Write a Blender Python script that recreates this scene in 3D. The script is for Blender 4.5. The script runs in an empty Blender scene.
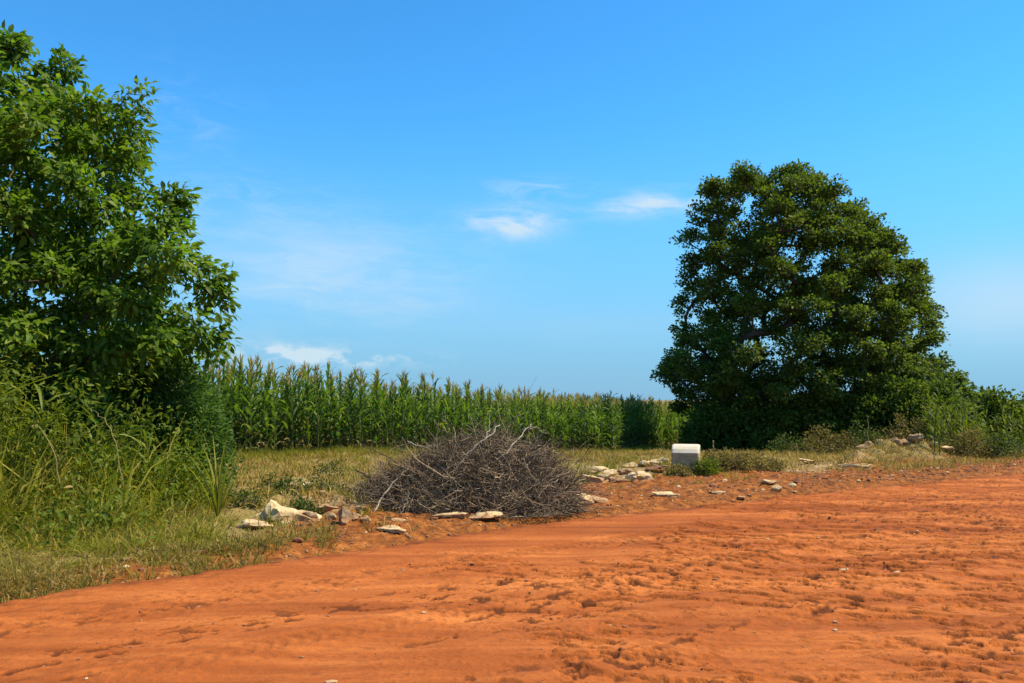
import bpy, bmesh, math, random
import numpy as np
from mathutils import Vector, Matrix, noise as mnoise

# ------------------------------------------------------------------ camera, sky, sun, exposure
scene = bpy.context.scene
COL = scene.collection
R = math.radians

cam_data = bpy.data.cameras.new('camera')
cam_data.lens = 28.125
cam_data.sensor_width = 36.0
cam_data.clip_start = 0.05
cam_data.clip_end = 8000.0
cam = bpy.data.objects.new('camera', cam_data)
COL.objects.link(cam)
cam.location = (0.0, 0.0, 1.6)
cam.rotation_euler = (R(90 + 4.18), 0.0, 0.0)
scene.camera = cam

SUN_AZ = 87.0      # degrees from +Y towards +X
SUN_EL = 56.0
SUN_STRENGTH = 4.8
SKY_STRENGTH = 0.135
EXPOSURE = 0.60

sun_data = bpy.data.lights.new('sun', 'SUN')
sun_data.energy = SUN_STRENGTH
sun_data.angle = R(0.5)
sun_data.color = (1.0, 0.88, 0.66)
sun = bpy.data.objects.new('sun', sun_data)
COL.objects.link(sun)
sv = Vector((math.sin(R(SUN_AZ)) * math.cos(R(SUN_EL)), math.cos(R(SUN_AZ)) * math.cos(R(SUN_EL)), math.sin(R(SUN_EL))))
sun.rotation_euler = (-sv).to_track_quat('-Z', 'Y').to_euler()
sun.location = (30, 5, 30)

vs = scene.view_settings
vs.view_transform = 'Standard'
vs.look = 'None'
vs.exposure = EXPOSURE
vs.gamma = 1.0
vs.use_curve_mapping = False


class NT:
    """small helper round a node tree"""
    def __init__(self, tree):
        self.t = tree
        self.n = tree.nodes
        self.l = tree.links

    def node(self, kind, **kw):
        nd = self.n.new(kind)
        for k, v in kw.items():
            setattr(nd, k, v)
        return nd

    def put(self, sock, v):
        if isinstance(v, bpy.types.NodeSocket):
            self.l.new(v, sock)
        else:
            sock.default_value = v

    def math(self, op, a, b=0.0, c=0.0, clamp=False):
        nd = self.node('ShaderNodeMath', operation=op, use_clamp=clamp)
        self.put(nd.inputs[0], a)
        self.put(nd.inputs[1], b)
        self.put(nd.inputs[2], c)
        return nd.outputs[0]

    def mix(self, f, a, b, blend='MIX'):
        nd = self.node('ShaderNodeMix', data_type='RGBA', blend_type=blend)
        self.put(nd.inputs[0], f)
        self.put(nd.inputs[6], a)
        self.put(nd.inputs[7], b)
        return nd.outputs[2]

    def ramp(self, f, stops, interp='LINEAR'):
        nd = self.node('ShaderNodeValToRGB')
        nd.color_ramp.interpolation = interp
        el = nd.color_ramp.elements
        while len(el) < len(stops):
            el.new(0.5)
        for e, (p, c) in zip(el, stops):
            e.position = p
            e.color = c if len(c) == 4 else (*c, 1.0)
        self.l.new(f, nd.inputs[0])
        return nd.outputs[0]

    def maprange(self, f, a, b, c=0.0, d=1.0, smooth=True):
        nd = self.node('ShaderNodeMapRange', interpolation_type='SMOOTHSTEP' if smooth else 'LINEAR')
        self.put(nd.inputs[0], f)
        for i, v in zip((1, 2, 3, 4), (a, b, c, d)):
            nd.inputs[i].default_value = v
        return nd.outputs[0]

    def noise(self, vec, scale, detail=4.0, rough=0.55, dist=0.0):
        nd = self.node('ShaderNodeTexNoise')
        if vec is not None:
            self.l.new(vec, nd.inputs['Vector'])
        nd.inputs['Scale'].default_value = scale
        nd.inputs['Detail'].default_value = detail
        nd.inputs['Roughness'].default_value = rough
        nd.inputs['Distortion'].default_value = dist
        return nd.outputs['Fac']

    def combine(self, x, y, z):
        nd = self.node('ShaderNodeCombineXYZ')
        for s, v in zip(nd.inputs, (x, y, z)):
            self.put(s, v)
        return nd.outputs[0]


world = bpy.data.worlds.new('World')
scene.world = world
world.use_nodes = True
w = NT(world.node_tree)
for nd in list(w.n):
    w.n.remove(nd)
sky = w.node('ShaderNodeTexSky', sky_type='NISHITA')
sky.sun_disc = False
sky.sun_elevation = R(SUN_EL)
sky.sun_rotation = R(SUN_AZ)
sky.altitude = 400.0
sky.air_density = 1.0
sky.dust_density = 0.05
sky.ozone_density = 1.6
hs = w.node('ShaderNodeHueSaturation')
hs.inputs['Saturation'].default_value = 1.18
hs.inputs['Value'].default_value = 1.0
hs.inputs['Hue'].default_value = 0.5
w.l.new(sky.outputs[0], hs.inputs['Color'])
tint = w.mix(1.0, hs.outputs[0], (0.43, 1.01, 1.20, 1.0), 'MULTIPLY')
geo = w.node('ShaderNodeTexCoord')
sep = w.node('ShaderNodeSeparateXYZ')
w.l.new(geo.outputs['Generated'], sep.inputs[0])
az = w.math('ARCTAN2', sep.outputs[0], sep.outputs[1])
el = w.math('ARCSINE', sep.outputs[2])
n_fine = w.noise(w.combine(w.math('ADD', w.math('MULTIPLY', az, 14.0), w.math('MULTIPLY', el, 9.0)), w.math('MULTIPLY', el, 52.0), 3.0), 1.0, 8.0, 0.66, 0.9)
n_soft = w.noise(w.combine(w.math('ADD', w.math('MULTIPLY', az, 13.0), w.math('MULTIPLY', el, 6.0)), w.math('MULTIPLY', el, 36.0), 3.4), 1.0, 8.0, 0.60, 0.5)
n_wide = w.noise(w.combine(w.math('MULTIPLY', az, 3.0), w.math('MULTIPLY', el, 12.0), 7.0), 1.0, 4.0, 0.55, 0.2)
n_puff = w.noise(w.combine(w.math('MULTIPLY', az, 26.0), w.math('MULTIPLY', el, 44.0), 1.0), 1.0, 5.0, 0.55, 0.1)
cloud_total = None


def cloud(a0, e0, ra, re, gain, nsrc, lo, hi):
    """a cloud bank about the direction (azimuth a0, elevation e0), in radians"""
    global cloud_total
    da = w.math('DIVIDE', w.math('SUBTRACT', az, a0), ra)
    de = w.math('DIVIDE', w.math('SUBTRACT', el, e0), re)
    d2 = w.math('ADD', w.math('MULTIPLY', da, da), w.math('MULTIPLY', de, de))
    m = w.math('POWER', 2.718, w.math('MULTIPLY', d2, -1.0))
    v = w.math('MULTIPLY', w.math('MULTIPLY', w.maprange(nsrc, lo, hi), m), gain)
    cloud_total = v if cloud_total is None else w.math('ADD', cloud_total, v)


cloud(0.000, 0.220, 0.050, 0.017, 1.15, n_soft, 0.34, 0.66)
cloud(0.010, 0.222, 0.070, 0.020, 0.45, n_fine, 0.40, 0.72)
cloud(0.175, 0.238, 0.075, 0.013, 0.95, n_soft, 0.34, 0.66)
cloud(0.160, 0.240, 0.085, 0.017, 0.4, n_fine, 0.40, 0.74)
cloud(0.030, 0.262, 0.060, 0.012, 0.42, n_fine, 0.35, 0.70)
cloud(-0.250, 0.145, 0.190, 0.060, 0.60, n_wide, 0.30, 0.72)
cloud(-0.250, 0.150, 0.200, 0.060, 0.30, n_fine, 0.36, 0.72)
cloud(-0.320, 0.235, 0.120, 0.030, 0.22, n_fine, 0.36, 0.75)
cloud(-0.400, 0.320, 0.060, 0.045, 0.22, n_fine, 0.40, 0.78)
cloud(-0.285, 0.056, 0.060, 0.012, 1.25, n_puff, 0.42, 0.66)
cloud(-0.200, 0.050, 0.080, 0.009, 1.0, n_puff, 0.44, 0.62)
cloud(0.180, 0.090, 0.170, 0.022, 0.22, n_wide, 0.25, 0.70)
cloud(0.560, 0.105, 0.110, 0.050, 0.55, n_wide, 0.22, 0.65)
cloud(1.9, 0.35, 0.45, 0.10, 0.5, n_fine, 0.40, 0.75)
cloud(-1.7, 0.25, 0.50, 0.09, 0.5, n_fine, 0.40, 0.75)
low = w.maprange(el, -0.02, 0.36, 0.94, 0.0)
air = w.mix(low, tint, (1.12, 2.18, 3.50, 1.0))
skycol = w.mix(w.math('MINIMUM', cloud_total, 0.9), air, (3.1, 3.9, 4.4, 1.0))
bg = w.node('ShaderNodeBackground')
w.l.new(skycol, bg.inputs['Color'])
bg.inputs['Strength'].default_value = SKY_STRENGTH
wo = w.node('ShaderNodeOutputWorld')
w.l.new(bg.outputs[0], wo.inputs['Surface'])

# ------------------------------------------------------------------ helpers
rng = np.random.default_rng(11)


def hash2(ix, iy, seed):
    h = (ix.astype(np.int64) * 374761393 + iy.astype(np.int64) * 668265263 + seed * 974634777) & 0xFFFFFFFF
    h = ((h ^ (h >> 13)) * 1274126177) & 0xFFFFFFFF
    return ((h ^ (h >> 16)) & 0xFFFF) / 65535.0


def vnoise(x, y, seed=0):
    """gradient noise, about -0.7 .. 0.7"""
    x = np.asarray(x, float)
    y = np.asarray(y, float)
    ix = np.floor(x)
    iy = np.floor(y)
    fx = x - ix
    fy = y - iy
    u = fx * fx * fx * (fx * (fx * 6 - 15) + 10)
    v = fy * fy * fy * (fy * (fy * 6 - 15) + 10)

    def g(ox, oy):
        a = hash2(ix + ox, iy + oy, seed) * 2 * np.pi
        return np.cos(a) * (fx - ox) + np.sin(a) * (fy - oy)
    a = g(0, 0) * (1 - u) + g(1, 0) * u
    b = g(0, 1) * (1 - u) + g(1, 1) * u
    return a * (1 - v) + b * v


def fbm(x, y, octs=4, seed=0, gain=0.5):
    t = 0.0
    amp = 1.0
    for i in range(octs):
        t = t + amp * vnoise(x, y, seed + i * 17)
        x = x * 2.03 + 5.1
        y = y * 2.03 - 3.7
        amp *= gain
    return t


def sstep(a, b, x):
    t = np.clip((x - a) / (b - a), 0, 1)
    return t * t * (3 - 2 * t)


class Geo:
    """collects vertices, quads and triangles with a material index"""
    def __init__(self):
        self.v, self.q, self.t, self.qm, self.tm, self.n = [], [], [], [], [], 0

    def add(self, v, quads=None, tris=None, mi=0):
        v = np.asarray(v, float).reshape(-1, 3)
        if quads is not None and len(quads):
            q = np.asarray(quads, np.int64).reshape(-1, 4) + self.n
            self.q.append(q)
            self.qm.append(np.full(len(q), mi))
        if tris is not None and len(tris):
            t = np.asarray(tris, np.int64).reshape(-1, 3) + self.n
            self.t.append(t)
            self.tm.append(np.full(len(t), mi))
        self.v.append(v)
        self.n += len(v)

    def instance(self, proto, M, P, mi=0):
        """proto = (verts, quads, tris); M is N x 3 x 3 (columns are axes), P is N x 3"""
        pv, pq, pt = proto
        pv = np.asarray(pv, float)
        N = len(P)
        if N == 0:
            return
        V = np.einsum('nij,kj->nki', M, pv) + P[:, None, :]
        off = (np.arange(N) * len(pv))[:, None, None]
        q = (np.asarray(pq, np.int64).reshape(1, -1, 4) + off).reshape(-1, 4) if len(pq) else None
        t = (np.asarray(pt, np.int64).reshape(1, -1, 3) + off).reshape(-1, 3) if len(pt) else None
        self.add(V.reshape(-1, 3), q, t, mi)

    def merge(self, other, M=None, P=None, mi=None):
        v = np.concatenate(other.v)
        if M is not None:
            v = v @ np.asarray(M).T
        if P is not None:
            v = v + np.asarray(P)
        n0 = self.n
        for q, m in zip(other.q, other.qm):
            self.q.append(q + n0)
            self.qm.append(m if mi is None else np.full(len(m), mi))
        for t, m in zip(other.t, other.tm):
            self.t.append(t + n0)
            self.tm.append(m if mi is None else np.full(len(m), mi))
        self.v.append(v)
        self.n += len(v)

    def mesh(self, name, mats, smooth=True):
        v = np.concatenate(self.v).astype(np.float32)
        nq = sum(len(a) for a in self.q)
        nt = sum(len(a) for a in self.t)
        loops, mi, starts = [], [], []
        if nq:
            loops.append(np.concatenate(self.q).ravel())
            mi.append(np.concatenate(self.qm))
            starts.append(np.arange(nq) * 4)
        if nt:
            loops.append(np.concatenate(self.t).ravel())
            mi.append(np.concatenate(self.tm))
            starts.append(nq * 4 + np.arange(nt) * 3)
        loops = np.concatenate(loops).astype(np.int32)
        starts = np.concatenate(starts).astype(np.int32)
        me = bpy.data.meshes.new(name)
        me.vertices.add(len(v))
        me.vertices.foreach_set('co', v.ravel())
        me.loops.add(len(loops))
        me.loops.foreach_set('vertex_index', loops)
        me.polygons.add(nq + nt)
        me.polygons.foreach_set('loop_start', starts)
        me.polygons.foreach_set('material_index', np.concatenate(mi).astype(np.int32))
        me.polygons.foreach_set('use_smooth', np.full(nq + nt, bool(smooth)))
        for m in mats:
            me.materials.append(m)
        me.update(calc_edges=True)
        return me


def obj(name, mesh, parent=None):
    o = bpy.data.objects.new(name, mesh)
    COL.objects.link(o)
    if parent is not None:
        o.parent = parent
    return o


def tag(o, label=None, cat=None, group=None, kind=None):
    if label:
        o['label'] = label
    if cat:
        o['category'] = cat
    if group:
        o['group'] = group
    if kind:
        o['kind'] = kind
    return o


def empty(name, loc, rz=0.0):
    o = bpy.data.objects.new(name, None)
    COL.objects.link(o)
    o.empty_display_size = 0.2
    o.location = loc
    o.rotation_euler = (0, 0, rz)
    return o


def copy_tree(root):
    c = root.copy()
    COL.objects.link(c)
    for ch in list(root.children):
        k = ch.copy()
        COL.objects.link(k)
        k.parent = c
    return c


def unit(a):
    a = np.asarray(a, float)
    return a / np.maximum(np.linalg.norm(a, axis=-1, keepdims=True), 1e-9)


def frames(d, n):
    """rotation matrices with columns (side, d, normal)"""
    d = unit(d)
    s = np.cross(d, n)
    bad = np.linalg.norm(s, axis=-1) < 1e-4
    s[bad] = (1, 0, 0)
    s = unit(s)
    nn = np.cross(s, d)
    return np.stack([s, d, nn], axis=-1)


def rotz(a):
    a = np.asarray(a, float)
    M = np.zeros(a.shape + (3, 3))
    M[..., 0, 0] = np.cos(a)
    M[..., 0, 1] = -np.sin(a)
    M[..., 1, 0] = np.sin(a)
    M[..., 1, 1] = np.cos(a)
    M[..., 2, 2] = 1
    return M


def tube(g, pts, radii, sides=6, mi=0, cap=False):
    """swept tube along pts"""
    pts = np.asarray(pts, float)
    n = len(pts)
    tang = unit(np.gradient(pts, axis=0))
    ref = np.array([0.31, 0.17, 0.93]) if abs(tang[0][2]) < 0.8 else np.array([1.0, 0.1, 0.0])
    a = np.cross(tang[0], ref)
    a = a / np.linalg.norm(a)
    rings = []
    for i in range(n):
        a = a - tang[i] * np.dot(a, tang[i])
        a = a / max(np.linalg.norm(a), 1e-9)
        b = np.cross(tang[i], a)
        th = np.arange(sides) * 2 * np.pi / sides
        rings.append(pts[i] + radii[i] * (np.cos(th)[:, None] * a + np.sin(th)[:, None] * b))
    v = np.concatenate(rings)
    q = []
    for i in range(n - 1):
        for k in range(sides):
            k2 = (k + 1) % sides
            q.append((i * sides + k, i * sides + k2, (i + 1) * sides + k2, (i + 1) * sides + k))
    t = []
    if cap:
        c0 = len(v)
        v = np.concatenate([v, [pts[0], pts[-1]]])
        for k in range(sides):
            k2 = (k + 1) % sides
            t.append((c0, k2, k))
            t.append((c0 + 1, (n - 1) * sides + k, (n - 1) * sides + k2))
    g.add(v, q, t, mi)


# ------------------------------------------------------------------ materials
def new_mat(name):
    m = bpy.data.materials.new(name)
    m.use_nodes = True
    t = NT(m.node_tree)
    bsdf = t.n['Principled BSDF']
    out = t.n['Material Output']
    return m, t, bsdf, out


def leaf_mat(name, stops, trans=0.30, rough=0.5, spec=0.2, tcol=None, big=0.6, back=None):
    """leaf: colour differs from leaf to leaf, with light coming through"""
    m, t, b, out = new_mat(name)
    g = t.node('ShaderNodeNewGeometry')
    tc = t.node('ShaderNodeTexCoord')
    nz = t.noise(tc.outputs['Object'], big, 2.0)
    f = t.math('ADD', t.math('MULTIPLY', g.outputs['Random Per Island'], 0.72), t.math('MULTIPLY', t.math('SUBTRACT', nz, 0.36), 0.9), clamp=True)
    c = t.ramp(f, stops)
    if back is not None:
        c = t.mix(g.outputs['Backfacing'], c, t.mix(0.5, c, (*back, 1)))
    t.l.new(c, b.inputs['Base Color'])
    b.inputs['Roughness'].default_value = rough
    b.inputs['Specular IOR Level'].default_value = spec
    tr = t.node('ShaderNodeBsdfTranslucent')
    t.l.new(t.mix(1.0, c, (*(tcol or (1.25, 1.35, 0.55)), 1), 'MULTIPLY'), tr.inputs['Color'])
    mx = t.node('ShaderNodeMixShader')
    mx.inputs[0].default_value = trans
    t.l.new(b.outputs[0], mx.inputs[1])
    t.l.new(tr.outputs[0], mx.inputs[2])
    t.l.new(mx.outputs[0], out.inputs['Surface'])
    return m


def bark_mat(name, c1, c2, scale=6.0, island=0.0):
    m, t, b, out = new_mat(name)
    tc = t.node('ShaderNodeTexCoord')
    n = t.noise(tc.outputs['Object'], scale, 6.0, 0.65)
    f = n
    if island:
        g = t.node('ShaderNodeNewGeometry')
        r = t.math('POWER', g.outputs['Random Per Island'], 2.2)
        f = t.math('ADD', t.math('MULTIPLY', n, 1 - island), t.math('MULTIPLY', r, island))
    c = t.ramp(f, [(0.15, c1), (0.85, c2)])
    t.l.new(c, b.inputs['Base Color'])
    b.inputs['Roughness'].default_value = 0.9
    bp = t.node('ShaderNodeBump')
    bp.inputs['Strength'].default_value = 0.5
    bp.inputs['Distance'].default_value = 0.02
    t.l.new(n, bp.inputs['Height'])
    t.l.new(bp.outputs[0], b.inputs['Normal'])
    return m


def stone_mat(name, c1, c2, c3):
    m, t, b, out = new_mat(name)
    tc = t.node('ShaderNodeTexCoord')
    oi = t.node('ShaderNodeObjectInfo')
    va = t.node('ShaderNodeVectorMath', operation='ADD')
    t.l.new(tc.outputs['Object'], va.inputs[0])
    t.l.new(oi.outputs['Location'], va.inputs[1])
    n = t.noise(va.outputs[0], 5.0, 7.0, 0.62)
    n2 = t.noise(va.outputs[0], 22.0, 5.0, 0.6)
    c = t.ramp(n, [(0.28, c3), (0.46, c1), (0.72, c2)])
    c = t.mix(t.maprange(n2, 0.52, 0.72, 0, 0.55), c, (*c3, 1))
    t.l.new(c, b.inputs['Base Color'])
    so = t.node('ShaderNodeSeparateXYZ')
    t.l.new(tc.outputs['Object'], so.inputs[0])
    dust = t.maprange(t.math('ADD', so.outputs[2], t.math('MULTIPLY', t.math('SUBTRACT', n, 0.5), 0.16)), 0.055, -0.02)
    dust = t.math('MAXIMUM', t.math('MULTIPLY', dust, 0.75), t.maprange(n2, 0.56, 0.8, 0, 0.5))
    c = t.mix(dust, c, (0.34, 0.155, 0.06, 1))
    t.l.new(c, b.inputs['Base Color'])
    b.inputs['Roughness'].default_value = 0.92
    bp = t.node('ShaderNodeBump')
    bp.inputs['Strength'].default_value = 0.7
    bp.inputs['Distance'].default_value = 0.03
    t.l.new(t.math('ADD', n, t.math('MULTIPLY', n2, 0.5)), bp.inputs['Height'])
    t.l.new(bp.outputs[0], b.inputs['Normal'])
    return m


MAT = {}
MAT['near_leaf'] = leaf_mat('broad_green_leaf', [(0.0, (0.048, 0.095, 0.010)), (0.45, (0.112, 0.190, 0.016)), (0.8, (0.190, 0.265, 0.024)), (1.0, (0.29, 0.32, 0.040))], 0.50, 0.5, 0.22, (1.1, 1.3, 0.6), 0.9)
MAT['tree_leaf'] = leaf_mat('dark_olive_leaf', [(0.0, (0.044, 0.076, 0.014)), (0.5, (0.100, 0.146, 0.022)), (0.85, (0.155, 0.190, 0.028)), (1.0, (0.21, 0.21, 0.04))], 0.48, 0.55, 0.18, big=0.35)
MAT['fine_leaf'] = leaf_mat('fine_blue_green_leaf', [(0.0, (0.032, 0.075, 0.018)), (0.6, (0.075, 0.145, 0.026)), (1.0, (0.13, 0.19, 0.03))], 0.38, 0.55, 0.15)
MAT['bush_leaf'] = leaf_mat('bush_leaf', [(0.0, (0.032, 0.055, 0.010)), (0.55, (0.078, 0.110, 0.016)), (1.0, (0.17, 0.18, 0.03))], 0.32, 0.5, 0.18)
MAT['dry_leaf'] = leaf_mat('half_dry_leaf', [(0.0, (0.12, 0.078, 0.028)), (0.5, (0.26, 0.185, 0.060)), (0.8, (0.19, 0.19, 0.04)), (1.0, (0.46, 0.32, 0.14))], 0.25, 0.6, 0.1)
MAT['corn_leaf'] = leaf_mat('maize_leaf', [(0.0, (0.045, 0.095, 0.014)), (0.5, (0.105, 0.190, 0.022)), (0.8, (0.190, 0.265, 0.034)), (0.93, (0.24, 0.26, 0.06)), (1.0, (0.38, 0.31, 0.11))], 0.45, 0.5, 0.2, big=0.5)
MAT['corn_top'] = leaf_mat('maize_top_leaf', [(0.0, (0.10, 0.160, 0.028)), (0.55, (0.19, 0.225, 0.045)), (1.0, (0.42, 0.33, 0.12))], 0.45, 0.5, 0.15, big=0.5)
MAT['corn_low'] = leaf_mat('withered_maize_leaf', [(0.0, (0.06, 0.075, 0.02)), (0.6, (0.12, 0.115, 0.035)), (1.0, (0.25, 0.19, 0.08))], 0.28, 0.6, 0.1, big=0.5)
MAT['corn_stalk'] = leaf_mat('maize_stalk', [(0.0, (0.050, 0.080, 0.018)), (1.0, (0.12, 0.135, 0.04))], 0.0, 0.5, 0.2)
MAT['tassel'] = leaf_mat('maize_tassel', [(0.0, (0.40, 0.31, 0.13)), (0.6, (0.60, 0.48, 0.23)), (1.0, (0.70, 0.58, 0.33))], 0.50, 0.8, 0.1)
MAT['husk'] = leaf_mat('maize_husk', [(0.0, (0.15, 0.19, 0.05)), (1.0, (0.32, 0.30, 0.12))], 0.15, 0.6, 0.15)
MAT['grass'] = leaf_mat('tall_green_grass', [(0.0, (0.080, 0.105, 0.010)), (0.35, (0.175, 0.190, 0.017)), (0.65, (0.280, 0.260, 0.030)), (0.86, (0.40, 0.32, 0.065)), (1.0, (0.52, 0.38, 0.14))], 0.42, 0.55, 0.15, big=0.8)
MAT['grass_weed'] = leaf_mat('weed_leaf', [(0.0, (0.060, 0.100, 0.010)), (0.5, (0.140, 0.185, 0.016)), (0.9, (0.19, 0.20, 0.028)), (1.0, (0.36, 0.27, 0.09))], 0.40, 0.55, 0.15, big=0.9)
MAT['half_dry_grass'] = leaf_mat('half_dry_grass', [(0.0, (0.12, 0.100, 0.022)), (0.4, (0.27, 0.215, 0.045)), (0.75, (0.32, 0.225, 0.07)), (1.0, (0.46, 0.31, 0.12))], 0.32, 0.6, 0.1, big=1.1)
MAT['straw'] = leaf_mat('dry_straw_grass', [(0.0, (0.085, 0.105, 0.016)), (0.22, (0.19, 0.150, 0.035)), (0.55, (0.36, 0.225, 0.066)), (1.0, (0.62, 0.42, 0.16))], 0.30, 0.65, 0.1, big=1.1)
MAT['reed'] = leaf_mat('reed_leaf', [(0.0, (0.10, 0.15, 0.014)), (0.6, (0.20, 0.24, 0.025)), (1.0, (0.26, 0.25, 0.05))], 0.38, 0.5, 0.2)
MAT['dry_stem'] = bark_mat('straw_stem', (0.20, 0.145, 0.05), (0.36, 0.27, 0.10), 12.0)
MAT['bark'] = bark_mat('grey_brown_bark', (0.020, 0.016, 0.013), (0.10, 0.080, 0.060))
MAT['twig'] = bark_mat('dry_grey_twig', (0.050, 0.033, 0.018), (0.52, 0.365, 0.205), 9.0, 0.80)
MAT['pale_wood'] = bark_mat('bleached_wood', (0.20, 0.16, 0.11), (0.48, 0.40, 0.29), 12.0)
MAT['limestone'] = stone_mat('cream_limestone', (0.54, 0.38, 0.18), (0.68, 0.515, 0.27), (0.30, 0.15, 0.05))
MAT['brown_stone'] = stone_mat('brown_stone', (0.34, 0.20, 0.085), (0.48, 0.31, 0.14), (0.16, 0.08, 0.033))
MAT['grey_stone'] = stone_mat('grey_stone', (0.23, 0.15, 0.075), (0.48, 0.32, 0.16), (0.08, 0.05, 0.027))
MAT['red_clod'] = stone_mat('dark_red_clod', (0.19, 0.068, 0.024), (0.29, 0.105, 0.036), (0.10, 0.038, 0.017))

# road: dry red laterite
m, t, b, out = new_mat('red_laterite_road')
tc = t.node('ShaderNodeTexCoord')
pos = tc.outputs['Object']
mp = t.node('ShaderNodeMapping')
mp.inputs['Rotation'].default_value = (0, 0, R(-36.6))
mp.inputs['Scale'].default_value = (0.055, 1.0, 1.0)
t.l.new(pos, mp.inputs[0])
band = t.noise(mp.outputs[0], 1.7, 7.0, 0.66)
mid = t.noise(pos, 1.1, 7.0, 0.62)
fine = t.noise(pos, 22.0, 6.0, 0.65)
grit = t.noise(pos, 120.0, 3.0, 0.6)
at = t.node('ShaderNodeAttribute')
at.attribute_name = 'shade_and_soil'
f = t.math('ADD', t.math('MULTIPLY', band, 0.72), t.math('MULTIPLY', mid, 0.28))
col = t.ramp(f, [(0.34, (0.185, 0.042, 0.008)), (0.48, (0.345, 0.088, 0.016)), (0.65, (0.575, 0.180, 0.040))])
grain = t.noise(pos, 55.0, 5.0, 0.7)
col = t.mix(t.maprange(grain, 0.52, 0.70, 0.0, 0.45), col, (0.20, 0.054, 0.014, 1))
col = t.mix(t.maprange(fine, 0.48, 0.72, 0.0, 0.60), col, (0.22, 0.064, 0.018, 1))
mq = t.node('ShaderNodeMapping')
mq.inputs['Rotation'].default_value = (0, 0, R(-12))
mq.inputs['Scale'].default_value = (1.0, 2.2, 1.0)
t.l.new(pos, mq.inputs[0])
dash = t.noise(mq.outputs[0], 8.0, 6.0, 0.70)
col = t.mix(t.math('MULTIPLY', t.maprange(dash, 0.53, 0.64, 0.0, 0.55), t.maprange(mid, 0.38, 0.56, 0.25, 1.0)), col, (0.17, 0.046, 0.012, 1))
col = t.mix(t.maprange(grit, 0.58, 0.75, 0.0, 0.40), col, (0.50, 0.18, 0.05, 1))
col = t.mix(t.math('MULTIPLY', at.outputs['Fac'], 0.90), col, (0.085, 0.024, 0.007, 1))  # painted-in shade of pits and flake rims, plus dark soil at the edge
t.l.new(col, b.inputs['Base Color'])
b.inputs['Roughness'].default_value = 0.95
b.inputs['Specular IOR Level'].default_value = 0.15
bp = t.node('ShaderNodeBump')
bp.inputs['Strength'].default_value = 0.8
bp.inputs['Distance'].default_value = 0.014
t.l.new(t.math('ADD', fine, t.math('MULTIPLY', grain, 0.5)), bp.inputs['Height'])
t.l.new(bp.outputs[0], b.inputs['Normal'])
MAT['road'] = m

# ground: red soil, pale rubble dust, thatch; which one lies where is a point attribute
m, t, b, out = new_mat('ground_soil')
tc = t.node('ShaderNodeTexCoord')
pos = tc.outputs['Object']
a_s = t.node('ShaderNodeAttribute')
a_s.attribute_name = 'soil'
a_g = t.node('ShaderNodeAttribute')
a_g.attribute_name = 'turf'
n1 = t.noise(pos, 0.9, 7.0, 0.62)
n2 = t.noise(pos, 7.0, 6.0, 0.65)
n3 = t.noise(pos, 38.0, 5.0, 0.65)
red = t.ramp(n2, [(0.30, (0.085, 0.029, 0.008)), (0.50, (0.23, 0.074, 0.015)), (0.72, (0.44, 0.155, 0.034))])
pale = t.ramp(n2, [(0.30, (0.17, 0.095, 0.040)), (0.50, (0.34, 0.215, 0.095)), (0.70, (0.52, 0.37, 0.19))])
turf = t.ramp(n3, [(0.30, (0.11, 0.095, 0.024)), (0.52, (0.26, 0.19, 0.062)), (0.72, (0.40, 0.29, 0.11))])
fs = t.maprange(t.math('ADD', a_s.outputs['Fac'], t.math('MULTIPLY', t.math('SUBTRACT', n1, 0.5), 1.1)), 0.35, 0.65)
fg = t.maprange(t.math('ADD', a_g.outputs['Fac'], t.math('MULTIPLY', t.math('SUBTRACT', n2, 0.5), 1.2)), 0.40, 0.65)
col = t.mix(fs, pale, red)
col = t.mix(fg, col, turf)
col = t.mix(t.maprange(n3, 0.55, 0.75, 0.0, 0.35), col, (0.06, 0.035, 0.022, 1))
t.l.new(col, b.inputs['Base Color'])
b.inputs['Roughness'].default_value = 0.96
b.inputs['Specular IOR Level'].default_value = 0.12
bp = t.node('ShaderNodeBump')
bp.inputs['Strength'].default_value = 0.8
bp.inputs['Distance'].default_value = 0.04
t.l.new(t.math('ADD', n2, t.math('MULTIPLY', n3, 0.4)), bp.inputs['Height'])
t.l.new(bp.outputs[0], b.inputs['Normal'])
MAT['ground'] = m

# concrete of the boundary block
m, t, b, out = new_mat('weathered_concrete')
tc = t.node('ShaderNodeTexCoord')
pos = tc.outputs['Object']
n = t.noise(pos, 7.0, 7.0, 0.65)
n2 = t.noise(pos, 30.0, 4.0, 0.6)
sp = t.node('ShaderNodeSeparateXYZ')
t.l.new(pos, sp.inputs[0])
col = t.ramp(n, [(0.28, (0.27, 0.165, 0.075)), (0.5, (0.46, 0.30, 0.145)), (0.72, (0.56, 0.39, 0.21))])
col = t.mix(t.math('MULTIPLY', t.maprange(n2, 0.45, 0.70), 0.4), col, (0.16, 0.12, 0.09, 1))
splash = t.maprange(t.math('ADD', sp.outputs[2], t.math('MULTIPLY', n, 0.25)), 0.42, 0.12)
col = t.mix(t.math('MULTIPLY', splash, 0.7), col, (0.19, 0.085, 0.045, 1))
t.l.new(col, b.inputs['Base Color'])
b.inputs['Roughness'].default_value = 0.9
bp = t.node('ShaderNodeBump')
bp.inputs['Strength'].default_value = 0.5
bp.inputs['Distance'].default_value = 0.01
t.l.new(n2, bp.inputs['Height'])
t.l.new(bp.outputs[0], b.inputs['Normal'])
MAT['concrete'] = m
m, t, b, out = new_mat('worn_white_paint')
tc = t.node('ShaderNodeTexCoord')
n = t.noise(tc.outputs['Object'], 9.0, 6.0, 0.65)
col = t.ramp(n, [(0.30, (0.46, 0.39, 0.28)), (0.42, (0.60, 0.51, 0.35)), (0.75, (0.68, 0.60, 0.44))])
t.l.new(col, b.inputs['Base Color'])
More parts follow.
